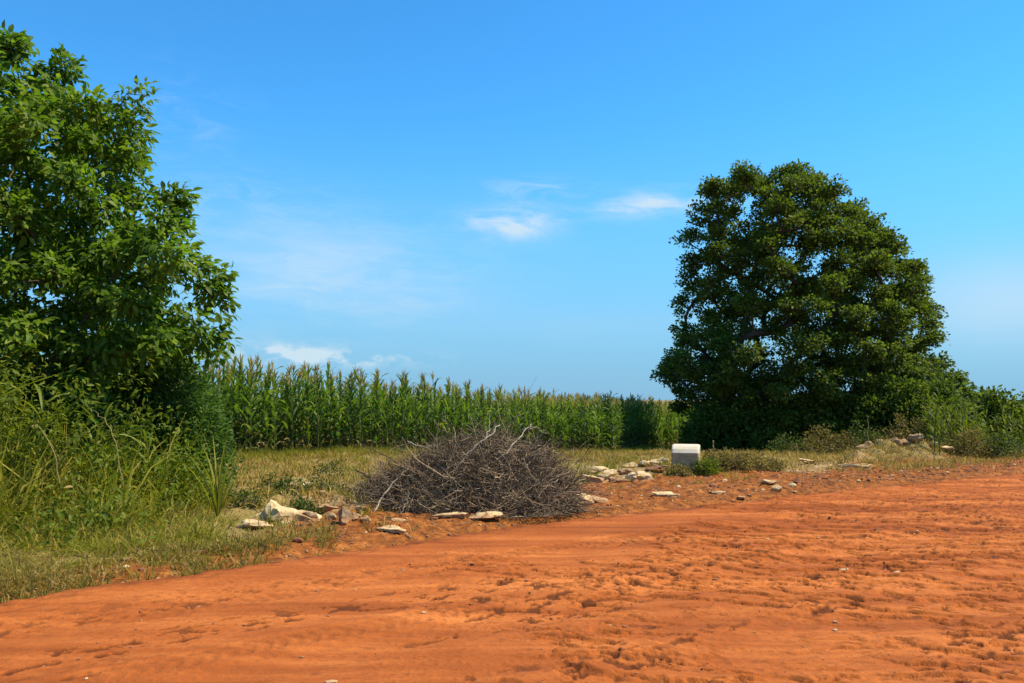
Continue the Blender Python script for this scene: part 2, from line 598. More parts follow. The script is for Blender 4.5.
b.inputs['Roughness'].default_value = 0.75
MAT['white_paint'] = m

# ------------------------------------------------------------------ terrain
RD = np.array([0.803, 0.596])          # along the road
RN = np.array([-0.596, 0.803])         # across it, away from the camera


def s_of(X, Y):
    return X * RN[0] + Y * RN[1]


def u_of(X, Y):
    return X * RD[0] + Y * RD[1]


def xy_of(u, s):
    return u * RD[0] + s * RN[0], u * RD[1] + s * RN[1]


def edge_off(u):
    """how far the road edge bows outwards along the road"""
    return np.interp(u, [-8, 0.5, 3.2, 6.2, 11.1, 19.4, 40], [-0.1, 0.0, 0.33, 0.62, 0.48, -0.12, -0.2])


def ground_z(X, Y):
    X = np.asarray(X, float)
    Y = np.asarray(Y, float)
    s = s_of(X, Y)
    u = u_of(X, Y)
    z = -0.52 * sstep(22.5, 31.0, Y) - 0.66 * sstep(31.0, 46.0, Y)
    near = np.exp(-(np.maximum(np.hypot(X - 3, Y - 15) - 18, 0) / 12.0) ** 2)
    z = z + near * sstep(7.8, 8.5, s - edge_off(u)) * (0.030 * np.abs(fbm(X * 4.5, Y * 4.5, 3, 23)) + 0.022 * sstep(0.1, 0.3, fbm(X * 6.5, Y * 6.5, 2, 27)))
    z = z + near * (0.05 * fbm(X * 0.55, Y * 0.55, 3, 3) + 0.030 * fbm(X * 2.6, Y * 2.6, 3, 9) + 0.012 * fbm(X * 9, Y * 9, 2, 21))
    edge = s - edge_off(u) + 0.20 * fbm(u * 0.9, s * 0.2, 3, 40)
    z = z - 0.16 * (1 - sstep(7.5, 8.25, edge)) * sstep(-7.5, -6.9, s) + 0.05 * sstep(7.8, 8.6, edge) * np.exp(-((edge - 8.9) / 0.9) ** 2)
    # spoil bank under the right-hand scrub
    z = z + 0.42 * np.exp(-(((u - 21.2) / 2.9) ** 2 + ((s - 11.0) / 0.75) ** 2)) * (1 + 0.8 * fbm(X * 1.7, Y * 1.7, 3, 51))
    # low rubble rise left of the brush pile
    z = z + 0.16 * np.exp(-(((X + 2.9) / 1.3) ** 2 + ((Y - 12.0) / 0.8) ** 2)) * (1 + 1.0 * fbm(X * 2.2, Y * 2.2, 3, 61))
    z = z + 0.12 * np.exp(-(((X - 3.9) / 1.5) ** 2 + ((Y - 17.8) / 0.9) ** 2))
    return z


def gz(x, y):
    return float(ground_z(np.array([x]), np.array([y]))[0])


def at(px, d):
    """x of the thing that the photo shows at column px, d metres ahead"""
    return (px - 512.0) / 800.0 * d


def graded(lo, hi, a, b, step, ratio=1.12, big=200.0):
    """coordinates with even steps inside a..b that widen outside"""
    c = list(np.arange(a, b, step))
    x, st = c[-1], step
    while x < hi:
        st = min(st * ratio, big)
        x += st
        c.append(x)
    x, st = a, step
    pre = []
    while x > lo:
        st = min(st * ratio, big)
        x -= st
        pre.append(x)
    return np.array(pre[::-1] + c)


def grid_mesh(name, X, Y, Z, mats, attrs):
    ny, nx = X.shape
    idx = np.arange(ny * nx).reshape(ny, nx)
    q = np.stack([idx[:-1, :-1], idx[:-1, 1:], idx[1:, 1:], idx[1:, :-1]], -1).reshape(-1, 4)
    g = Geo()
    g.add(np.stack([X, Y, Z], -1).reshape(-1, 3), q)
    me = g.mesh(name, mats)
    for k, a in attrs.items():
        la = me.attributes.new(k, 'FLOAT', 'POINT')
        la.data.foreach_set('value', np.ascontiguousarray(a, dtype=np.float32).ravel())
    return me


gx = graded(-4000, 4000, -11.0, 17.0, 0.05, 1.13, 260)
gy = graded(-1500, 6000, 5.5, 27.0, 0.05, 1.13, 260)
X, Y = np.meshgrid(gx, gy)
Z = ground_z(X, Y)
S = s_of(X, Y)
U = u_of(X, Y)
pxv = np.where(Y > 1, X / np.maximum(Y, 1), 9)
# how red the soil is: red beside the road, paler and grassier further back
soil = 1.0 - sstep(8.6, 12.0, S + 0.8 * fbm(X * 0.5, Y * 0.5, 3, 71))
soil = np.maximum(soil, 0.95 * np.exp(-(((U - 11.0) / 6.0) ** 2 + ((S - 9.8) / 2.0) ** 4)))
turfm = sstep(9.0, 14.5, S) * 0.85
turfm = np.maximum(turfm, (1 - sstep(-3.3, -2.2, X)) * sstep(8.2, 9.2, S))
turfm = np.maximum(turfm, 0.75 * np.exp(-(((U - 21.2) / 3.5) ** 2 + ((S - 11.0) / 1.3) ** 2)))
turfm = turfm * (1 - 0.9 * sstep(4.5, 6.5, U) * (1 - sstep(15.0, 17.5, U)) * (1 - sstep(10.8, 12.6, S)))
turfm = turfm * (1 - 0.55 * np.exp(-(((X + 2.3) / 1.9) ** 2 + ((Y - 12.5) / 1.5) ** 2)))
o = obj('ground', grid_mesh('ground', X, Y, Z, [MAT['ground']], {'soil': soil, 'turf': turfm}))
tag(o, kind='structure')

# the dirt road, in road coordinates
ru = graded(-400, 900, 0.0, 8.0, 0.0125, 1.006, 30)
ru = ru[(ru > -420)]
rs = np.concatenate([np.arange(-7.4, 1.0, 0.14), np.arange(1.0, 9.2, 0.0125)])
if len(ru) > 2200:
    ru = ru[:2200]
Ug, Sg = np.meshgrid(ru, rs)
Xr, Yr = xy_of(Ug, Sg)
edge = Sg - edge_off(Ug) + 0.14 * fbm(Ug * 0.8, Sg * 0.2, 3, 40) + 0.10 * fbm(Ug * 5.0, Sg * 5.0, 3, 45)
fade = np.exp(-(np.maximum(Ug - 6, 0) / 22.0) ** 2)
zr = 0.018 * fbm(Ug * 0.35, Sg * 1.4, 3, 81)
for c, wd, dep in ((6.55, 0.30, 0.012), (4.75, 0.34, 0.020), (3.25, 0.30, 0.016), (1.6, 0.3, 0.02), (-0.8, 0.35, 0.02)):
    cc = c + 0.22 * vnoise(Ug * 0.16, Ug * 0 + c, 83)
    dep = dep * 1.7
    zr = zr - dep * np.exp(-((Sg - cc) / wd) ** 2) + 0.6 * dep * np.exp(-((Sg - cc - 1.5 * wd) / (0.5 * wd)) ** 2)
# lug marks: flakes of dried mud, long across the near part of the road
ca, sa = math.cos(R(-18)), math.sin(R(-18))
La = Xr * ca + Yr * sa
Lb = -Xr * sa + Yr * ca
wl = La + 0.10 * fbm(Xr * 2.0, Yr * 2.0, 2, 87)
wb = Lb + 0.07 * fbm(Xr * 3.0, Yr * 3.0, 3, 89)
# broken crust: flat flakes of dried mud with steep rims and trodden pits between them
# broken crust: low flakes of dried mud in long ragged rows at the near right, small trodden nicks elsewhere
lug = fbm(wl * 1.7, wb * 5.2, 5, 91, 0.62)
lug_zone = sstep(-0.25, 0.25, fbm(Xr * 0.45, Yr * 0.45, 3, 95) + 0.20 * (Xr - 0.9) - 0.05 * np.maximum(Sg - 4.5, 0) ** 2 + 0.12)
pit = fbm(Ug * 4.2 + 0.3 * fbm(Xr * 3, Yr * 3, 2, 131), Sg * 8.0, 4, 133, 0.60)
pz = fbm(Ug * 0.30, Sg * 1.5, 4, 137)
pit_zone = sstep(-0.12, 0.30, pz) * (1 - 0.8 * sstep(6.4, 7.2, Sg))
clod_zone = pit_zone
pm = pit - 0.10 * (1 - sstep(-0.1, 0.25, pz))
h_lug = 0.024 * sstep(-0.03, 0.10, lug) * lug_zone * (1 + 0.7 * fbm(Xr * 5, Yr * 5, 2, 139))
# tyre tracks: pairs of narrow treads pressed in along the road
tread = np.zeros_like(Sg)
for c, a0, ph in ((6.75, 0.10, 0.3), (6.45, 0.12, 1.3), (5.35, 0.20, 2.2), (5.05, 0.22, 0.7), (3.85, 0.30, 4.0), (2.9, 0.3, 5.1), (2.3, 0.25, 1.9)):
    cc = c + a0 * np.sin(Ug * 0.21 + ph) + 0.03 * vnoise(Ug * 0.9, Ug * 0 + c, 151)
    on = sstep(-0.15, 0.15, vnoise(Ug * 0.25, Ug * 0 + c * 3, 153) + 0.10)
    dd = np.abs(Sg - cc)
    bars = 0.5 + 0.5 * np.sign(np.sin(2 * np.pi * (Ug * 9.0 + dd * 6.0)))
    tread = tread + on * ((1 - sstep(0.075, 0.105, dd)) * (0.35 + 0.65 * bars) - 0.7 * np.exp(-((dd - 0.14) / 0.035) ** 2))
tread = tread * (0.6 + 0.8 * np.clip(fbm(Ug * 1.6, Sg * 3.0, 3, 157) + 0.3, 0, 1))
crumb = sstep(0.18, 0.42, fbm(Xr * 21.0, Yr * 24.0, 2, 159, 0.6)) * sstep(-0.25, 0.35, fbm(Xr * 1.1, Yr * 1.6, 3, 161))
zr = zr - 0.009 * tread + 0.0065 * crumb * fade
h_pit = -0.018 * sstep(0.16, 0.27, pm) * pit_zone
zr = zr + h_lug + h_pit + 0.004 * fbm(Ug * 0.9, Sg * 5.0, 3, 121) + 0.0013 * fbm(Xr * 19, Yr * 19, 2, 125) * fade
rag = fbm(wl * 5.0, wb * 11.0, 3, 143, 0.6)
shade_and_soil = 0.95 * np.exp(-((lug + 0.05 + 0.10 * rag) / 0.085) ** 2) * lug_zone * sstep(-0.30, 0.20, rag) + 1.0 * sstep(0.13, 0.28, pm) * pit_zone  # shade of flake rims and trodden pits, put into the colour
shade_and_soil = np.clip(shade_and_soil + 0.28 * np.clip(tread, 0, 1), 0, 1)
shade_and_soil = np.clip(shade_and_soil + 0.8 * sstep(7.3, 7.75, edge + 0.20 * pit), 0, 1)  # dark brown soil along the road edge
zr = zr - 0.45 * sstep(7.55, 8.35, edge) - 0.4 * (1 - sstep(-7.3, -6.8, Sg))
tag(obj('road', grid_mesh('road', Xr, Yr, zr, [MAT['road']], {'shade_and_soil': shade_and_soil})), kind='structure')

# ------------------------------------------------------------------ plants: trees
LEAF2 = (np.array([(0, 0, 0), (0.34, 0.36, 0.07), (0.26, 0.74, 0.05), (0, 1, -0.05), (-0.26, 0.74, 0.05), (-0.34, 0.36, 0.07)], float),
         [(0, 1, 2, 3), (0, 3, 4, 5)], [])
_l6 = np.array([(0, 0, 0), (0.30, 0.28, 0.06), (0, 0.30, 0.0), (-0.30, 0.28, 0.06), (0.27, 0.64, -0.01), (0, 0.66, -0.06), (-0.27, 0.64, -0.01), (0, 1.0, -0.20)], float)
LEAF6 = (_l6, [(2, 1, 4, 5), (3, 2, 5, 6)], [(0, 1, 2), (0, 2, 3), (5, 4, 7), (6, 5, 7)])


def leaves(g, centres, radii, n_each, length, heart, droop, proto, rs_, flat=0.7, out=0.5, wide=1.0):
    n_each = np.broadcast_to(np.asarray(n_each, int), (len(centres),))
    N = int(n_each.sum())
    c = np.repeat(centres, n_each, 0)
    r = np.repeat(radii, n_each)[:, None]
    off = np.clip(rs_.normal(0, 0.55, (N, 3)), -1.05, 1.05) * np.array([1, 1, flat])
    p = c + off * r
    outw = unit(p - heart)
    d = unit(off) * 0.8 + outw * out + rs_.normal(0, 0.45, (N, 3))
    d[:, 2] -= droop
    nrm = np.array([0, 0, 1.0]) * 0.55 + outw * 0.35 + unit(off) * 0.75 + rs_.normal(0, 0.36, (N, 3))
    M = frames(d, nrm)
    L = length * rs_.uniform(0.6, 1.2, N)
    M = M * L[:, None, None]
    M[:, :, 0] *= wide
    g.instance(proto, M, p)


class Skeleton:
    def __init__(self):
        self.p, self.par = [], []

    def add(self, p, par):
        self.p.append(np.asarray(p, float))
        self.par.append(par)
        return len(self.p) - 1

    def path(self, pts, par):
        for q in pts:
            par = self.add(q, par)
        return par

    def reach(self, a, rs_, step=0.45, up=0.6):
        P = np.array(self.p)
        dv = a - P
        dist = np.linalg.norm(dv, axis=1)
        cost = dist + up * np.maximum(0, P[:, 2] - a[2] + 0.25 * dist)
        i = int(np.argmin(cost))
        p0 = P[i]
        L = dist[i]
        n = max(1, int(L / step))
        hd = unit(p0 - P[self.par[i]]) if self.par[i] >= 0 else np.array([0, 0, 1.0])
        par = i
        for k in range(1, n + 1):
            f = k / n
            q = p0 + (a - p0) * f + hd * (0.22 * L * f * (1 - f)) + np.array([0, 0, 0.12 * L * f * (1 - f)])
            if k < n:
                q = q + rs_.normal(0, 0.05 * min(L, 1.2), 3)
            par = self.add(q, par)
        return par

    def tubes(self, tip=0.012, power=2.35, rmin=0.010):
        n = len(self.p)
        kids = [[] for _ in range(n)]
        for i, q in enumerate(self.par):
            if q >= 0:
                kids[q].append(i)
        r = np.zeros(n)
        for i in range(n - 1, -1, -1):
            r[i] = (sum(r[k] ** power for k in kids[i])) ** (1 / power) if kids[i] else tip
        chains = []
        stack = [(i, None) for i in range(n) if self.par[i] < 0]
        while stack:
            i, start = stack.pop()
            ch = [] if start is None else [(self.p[start], min(r[start], r[i] * 1.15))]
            while True:
                ch.append((self.p[i], r[i]))
                if not kids[i]:
                    break
                ks = sorted(kids[i], key=lambda k: -r[k])
                for k in ks[1:]:
                    stack.append((k, i))
                i = ks[0]
            if len(ch) > 1:
                chains.append(ch)
        return chains


def poisson(cands, dmin):
    keep = []
    arr = np.zeros((0, 3))
    for c in cands:
        if len(arr) == 0 or np.min(np.sum((arr - c) ** 2, 1)) > dmin * dmin:
            arr = np.vstack([arr, c])
    return arr


def envelope_points(prof, yc, depth, n, rs_, inner=0.25, lump=0.10):
    """points inside an outline given as rows (z, x_left, x_right); its cross-sections are ellipses about depth yc"""
    prof = np.array(sorted(prof))
    z = rs_.uniform(prof[0, 0], prof[-1, 0], n)
    xl = np.interp(z, prof[:, 0], prof[:, 1])
    xr = np.interp(z, prof[:, 0], prof[:, 2])
    cx, rx = (xl + xr) / 2, (xr - xl) / 2
    a = rs_.uniform(0, 2 * np.pi, n)
    rr = np.sqrt(rs_.uniform(0, 1, n))
    lim = 1.0 + lump * vnoise(a * 2.2, z * 0.8, 5)
    keep = (rs_.uniform(0, 1, n) < np.where(rr > 0.62, 1.0, inner)) & (rs_.uniform(0, 1, n) < rx / rx.max() + 0.35)
    p = np.stack([cx + rx * rr * lim * np.cos(a), yc + depth * rx * rr * lim * np.sin(a), z], -1)
    return p[keep]


def puffs(cents, r, n_sub, rs_, heart, lift=0.35):
    """each clump of a crown becomes a tuft of smaller clumps on its outer side"""
    c = np.repeat(cents, n_sub, 0)
    rr = np.repeat(r, n_sub)[:, None]
    d = unit(rs_.normal(0, 1, c.shape) + 0.55 * unit(c - heart) + np.array([0, 0, lift]))
    return c + d * rr * rs_.uniform(0.55, 1.0, (len(c), 1)) * np.array([1.0, 1.0, 0.92])


def build_tree(name, label, group, base, trunk_paths, cents, radii, n_each, llen, heart, droop, mat, proto, seed, tip=0.012, flat=0.7, wide=1.0, split=0.075, cat='tree', out=0.5, up=0.6, skel=None, thick=1.0):
    rs_ = np.random.default_rng(seed)
    sk = Skeleton()
    root_id = sk.add(base, -1)
    for path in trunk_paths:
        par = root_id
        sk.path(path, par)
    ends = cents if skel is None else skel
    order = np.argsort(np.linalg.norm(ends - np.array(trunk_paths[0][min(1, len(trunk_paths[0]) - 1)]), axis=1))
    for i in order:
        sk.reach(ends[i], rs_, up=up)
    if skel is not None:
        for c_ in cents[len(skel):]:
            sk.reach(c_, rs_, up=0.1)
    root = empty(name, tuple(base))
    tag(root, label, cat, group)
    gt, gb = Geo(), Geo()
    loc = np.asarray(base, float)
    for ch in sk.tubes(tip):
        pts = np.array([c[0] for c in ch]) - loc
        rad = np.array([c[1] for c in ch]) * thick
        if ch[0][1] > split:
            rad = rad * (1 + 0.55 * np.exp(-np.maximum(pts[:, 2], 0) / 0.35))
            tube(gt, pts, rad, 10)
        else:
            tube(gb, pts, rad, 5)
    if gt.n:
        obj('trunk', gt.mesh('trunk', [MAT['bark']]), root)
    if gb.n:
        obj('branches', gb.mesh('branches', [MAT['bark']]), root)
    gl = Geo()
    leaves(gl, cents - loc, radii, n_each, llen, np.asarray(heart, float) - loc, droop, proto, rs_, flat, out, wide)
    obj('crown', gl.mesh('crown', [mat]), root)
    return root


# --- the big dark tree by the field
D = 34.5
K = D / 800.0


def zpx(py, d):
    return 1.6 + (400 - py) * d / 800.0


prof = [(zpx(y, D), at(a, D), at(b_, D)) for y, a, b_ in (
    (172, 730, 806), (180, 720, 828), (196, 718, 852), (220, 714, 874), (248, 706, 896), (278, 698, 918), (306, 690, 930), (335, 676, 930), (354, 666, 938), (376, 668, 950), (405, 682, 954), (432, 705, 945))]
rs1 = np.random.default_rng(5)
cand = envelope_points(prof, D + 0.5, 0.70, 26000, rs1, 0.03, 0.10)
# open windows in the upper left of the crown, dense on the right and low down
leftness = (at(800, D) - cand[:, 0]) / 5.0
keep = rs1.uniform(0, 1, len(cand)) < np.clip(1.05 - 0.86 * np.clip(leftness, 0, 1) * sstep(2.0, 5.0, cand[:, 2]), 0.2, 1)
holes = vnoise(cand[:, 0] * 0.75 + 3, cand[:, 2] * 0.75, 8) + 0.4 * vnoise(cand[:, 1] * 0.6, cand[:, 2] * 0.9, 12)
keep &= ~((np.abs(cand[:, 0] - at(738, D) - 0.10 * cand[:, 2]) < 0.62) & (cand[:, 1] < D - 0.2) & (cand[:, 2] > 1.4) & (cand[:, 2] < 5.0))
keep &= holes > -0.08 - 0.45 * (cand[:, 0] > at(810, D)) - 0.2 * (cand[:, 2] < 3.0)
cents = poisson(cand[keep], 1.05)
bx = at(728, D)
base = np.array([bx, D + 0.3, gz(bx, D + 0.3) - 0.1])
tp = [[(bx + 0.05, D + 0.3, 0.9), (bx + 0.15, D + 0.3, 2.0), (bx + 0.45, D + 0.35, 3.3), (bx + 0.9, D + 0.4, 4.9), (bx + 1.3, D + 0.6, 6.5), (bx + 1.6, D + 0.6, 8.2)],
      [(bx + 0.6, D + 0.1, 0.8), (bx + 1.4, D + 0.0, 1.9), (bx + 2.6, D + 0.2, 3.0), (bx + 3.9, D + 0.3, 4.3), (bx + 4.9, D + 0.4, 5.4)],
      [(bx + 0.2, D + 0.7, 1.2), (bx - 0.3, D + 1.2, 2.5), (bx - 0.7, D + 1.4, 3.8)]]
top_line = [(714, 186), (724, 178), (740, 173), (758, 170), (776, 168), (796, 170), (814, 175), (832, 184), (846, 196), (860, 208), (876, 222), (890, 238), (868, 216), (884, 230), (898, 246), (908, 258), (918, 270), (928, 286), (934, 302), (938, 320), (702, 232), (699, 258), (706, 208)]
cents = np.vstack([cents, [(at(x_, D) + rs1.normal(0, 0.1), D + 0.5 + rs1.normal(0, 0.5), zpx(y_, D) - 0.25) for x_, y_ in top_line]])
print('big tree clumps', len(cents))
main = cents
cents = np.vstack([main, puffs(main, rs1.uniform(0.50, 0.80, len(main)), 9, rs1, np.array([at(800, D), D + 0.5, 3.5]))])
rad = np.concatenate([np.full(len(main), 0.45), rs1.uniform(0.20, 0.34, len(cents) - len(main))])
build_tree('shade_tree', 'large dark domed tree with dense crown standing alone at the end of the maize field', None, base, tp, cents, rad, (225 * rad).astype(int), 0.138, (at(800, D), D + 0.5, 3.5), 0.15, MAT['tree_leaf'], LEAF2, 21, 0.011, 0.62, skel=main, thick=1.5)

# --- the leafy tree at the left edge
D2 = 12.6
prof = [(zpx(y, D2), at(a, D2), at(b_, D2)) for y, a, b_ in (
    (26, -45, 18), (55, -85, 42), (95, -125, 78), (130, -160, 110), (165, -185, 116), (200, -210, 118), (235, -225, 120), (265, -235, 126), (300, -240, 132), (335, -240, 140), (362, -225, 150), (400, -200, 130))]
prof2 = [(zpx(y, D2), at(a, D2), at(b_, D2)) for y, a, b_ in (
    (208, 148, 170), (228, 136, 182), (252, 120, 194), (276, 105, 204), (305, 100, 210), (335, 100, 206), (358, 105, 190))]
cand = np.vstack([envelope_points(prof, D2 + 0.4, 0.85, 26000, rs1, 0.32, 0.10), envelope_points(prof2, D2 - 0.1, 1.25, 5000, rs1, 0.4, 0.08)])
rs1.shuffle(cand)
holes = vnoise(cand[:, 0] * 1.1 + 9, cand[:, 2] * 1.1, 31) + 0.5 * vnoise(cand[:, 1] * 1.0, cand[:, 2] * 1.2, 33)
main = poisson(cand[holes > -0.20], 0.66)
cents = np.vstack([main, puffs(main, rs1.uniform(0.25, 0.44, len(main)), 6, rs1, np.array([at(30, D2), D2 + 0.5, 2.6]))])


def sprig(pts):
    return np.array([(at(x - 9, D2) + rs1.normal(0, 0.05), D2 + 0.2 + rs1.normal(0, 0.15), zpx(y, D2)) for x, y in pts])


extra = sprig([(100, 96), (112, 90), (124, 84), (134, 78), (142, 80), (130, 92), (118, 100), (108, 108), (122, 112), (136, 98), (128, 122), (134, 134),
               (180, 196), (172, 202), (184, 212), (176, 218), (168, 192), (186, 226), (192, 240), (200, 262), (214, 272), (222, 280), (226, 290), (230, 300), (232, 315), (228, 330), (224, 340), (218, 352), (208, 358), (224, 268),
               (10, 34), (22, 48), (36, 66), (48, 78), (12, 60), (84, 98), (70, 96), (2, 44), (28, 60)])
cents = np.vstack([cents, extra])
rad = np.concatenate([rs1.uniform(0.15, 0.26, len(cents) - len(extra)), rs1.uniform(0.10, 0.16, len(extra))])
n_lv = np.concatenate([(rad[:len(cents) - len(extra)] * 200).astype(int), np.full(len(extra), 20)])
print('left tree clumps', len(cents))
bx = at(-8, D2)
base = np.array([bx, D2 + 0.4, gz(bx, D2 + 0.4) - 0.1])
tp = [[(bx + 0.05, D2 + 0.4, 0.8), (bx + 0.1, D2 + 0.4, 1.7), (bx - 0.05, D2 + 0.45, 2.8), (bx + 0.1, D2 + 0.5, 4.0), (bx + 0.15, D2 + 0.5, 5.3)],
      [(bx + 0.4, D2 + 0.2, 1.0), (bx + 1.1, D2 + 0.1, 1.9), (bx + 1.9, D2 + 0.2, 2.8)],
      [(bx - 0.4, D2 + 0.3, 1.1), (bx - 1.1, D2 + 0.3, 2.2), (bx - 1.7, D2 + 0.3, 3.2)]]
build_tree('leafy_tree', 'bright green broadleaf tree rising out of the tall grass at the left', None, base, tp, cents, rad, n_lv, 0.152, (bx + 0.8, D2 + 0.6, 2.2), 0.50, MAT['near_leaf'], LEAF6, 23, 0.005, 0.75, 0.72, skel=main)


# --- bushes
def bush(name, label, px, d, width, height, mat, llen, n_cl, n_each, seed, group=None, proto=LEAF2, wide=1.0, z0=0.12, cat='bush', clr=0.22, droop=0.1, deep=0.85):
    rs_ = np.random.default_rng(seed)
    x = at(px, d)
    zb = gz(x, d)
    rx = width / 2
    cand = rs_.normal(0, 1, (n_cl * 12, 3))
    cand = unit(cand) * rs_.uniform(0.15, 1, (n_cl * 12, 1)) ** 0.5
    cand[:, 2] = np.abs(cand[:, 2])
    k = 1 + 0.35 * vnoise(cand[:, 0] * 1.6 + seed, cand[:, 1] * 1.6 + cand[:, 2], seed)
    cand = cand * np.array([rx, rx * deep, height * 0.92]) * k[:, None] + np.array([x, d, zb + z0])
    dm = (rx * rx * height * 4.0 / n_cl) ** (1 / 3) * 0.62
    cents = poisson(cand, dm)[:n_cl]
    base = np.array([x, d, zb - 0.05])
    stems = []
    for i in range(4):
        a = rs_.uniform(0, 6.28)
        stems.append([(x + 0.12 * rx * math.cos(a), d + 0.12 * rx * math.sin(a), zb + 0.12 * height), (x + 0.35 * rx * math.cos(a), d + 0.35 * rx * math.sin(a), zb + 0.45 * height)])
    return build_tree(name, label, group, base, stems, cents, rs_.uniform(0.8, 1.25, len(cents)) * clr, n_each, llen, (x, d, zb + 0.2 * height), droop, mat, proto, seed, 0.006, 0.8, wide, 0.05, cat)


bush('leafy_bush', 'feathery fine-leaved bush between the bright green tree and the maize field', 166, 13.4, 2.0, 2.25, MAT['fine_leaf'], 0.080, 190, 150, 301, clr=0.24, wide=0.7)
bush('leafy_bush', 'low shaggy bush at the foot of the bright green tree, behind the tall weeds', 72, 12.0, 1.9, 1.9, MAT['fine_leaf'], 0.11, 90, 120, 302, clr=0.25, wide=0.7)
under = [(714, 33.4, 2.6, 1.8, 'dark bush under the left skirt of the domed tree, behind the white-topped block'),
         (768, 32.6, 3.4, 1.9, 'dark bush in the shade below the middle of the domed tree'),
         (826, 32.0, 3.4, 2.3, 'full bush merging into the low front branches of the domed tree'),
         (880, 31.2, 3.4, 2.9, 'tall bush below the right side of the domed tree, behind the rubble bank'),
         (930, 29.8, 3.0, 2.7, 'bush filling the gap between the domed tree and the tall leafy stalks')]
for i, (px, d, wd, ht, lab) in enumerate(under):
    bush('undergrowth_bush', lab, px, d, wd, ht, MAT['tree_leaf'], 0.14, 95, 140, 310 + i, 'bushes under the domed tree', clr=0.34)
far = [(968, 33, 3.0, 2.7, 'dark rounded bush touching the right skirt of the domed tree against the sky'),
       (1004, 30, 2.8, 2.25, 'bush with a ragged top rising behind the tall leafy stalks'),
       (1046, 31, 3.2, 2.5, 'wide bush at the edge of the scene behind the tall leafy stalks')]
for i, (px, d, wd, ht, lab) in enumerate(far):
    bush('far_bush', lab, px, d, wd, ht, MAT['tree_leaf'], 0.15, 80, 130, 330 + i, 'bushes against the sky beyond the stalks', clr=0.32)


# ------------------------------------------------------------------ maize
def ribbon(g, p0, yaw, length, width, rise, droop, rs_, mi=0, nseg=7, fold=0.18, twist=0.0):
    """an arching strap leaf"""
    s = np.linspace(0, 1, nseg + 1)
    ang = rise - droop * s ** 1.35
    ds = length / nseg
    dx = np.cumsum(np.concatenate([[0], np.cos(ang[:-1]) * ds]))
    dz = np.cumsum(np.concatenate([[0], np.sin(ang[:-1]) * ds]))
    yw = yaw + twist * s ** 2
    wv = width * 0.5 * np.minimum(1, (0.35 + 3.2 * s)) * (1 - s ** 2.6)
    wv[-1] = 0.002
    cx = p0[0] + np.cumsum(np.concatenate([[0], np.diff(dx) * np.cos(yw[1:])]))
    cy = p0[1] + np.cumsum(np.concatenate([[0], np.diff(dx) * np.sin(yw[1:])]))
    cz = p0[2] + dz
    roll = rs_.normal(0, 0.25) + rs_.normal(0, 0.5) * s
    sx, sy = -np.sin(yw) * np.cos(roll), np.cos(yw) * np.cos(roll)
    sz = np.sin(roll) + 0.0
    wav = 0.10 * width * np.sin(s * 17 + rs_.uniform(0, 6))
    c = np.stack([cx, cy, cz], -1)
    side = np.stack([sx, sy, sz], -1)
    up = np.array([0, 0, 1.0])
    Lv = c + side * wv[:, None] + up * (fold * wv + wav)[:, None]
    Rv = c - side * wv[:, None] + up * (fold * wv - wav)[:, None]
    v = np.stack([Lv, c, Rv], 1).reshape(-1, 3)
    q = []
    for i in range(nseg):
        a, b_ = i * 3, (i + 1) * 3
        q += [(a, a + 1, b_ + 1, b_), (a + 1, a + 2, b_ + 2, b_ + 1)]
    g.add(v, q, None, mi)


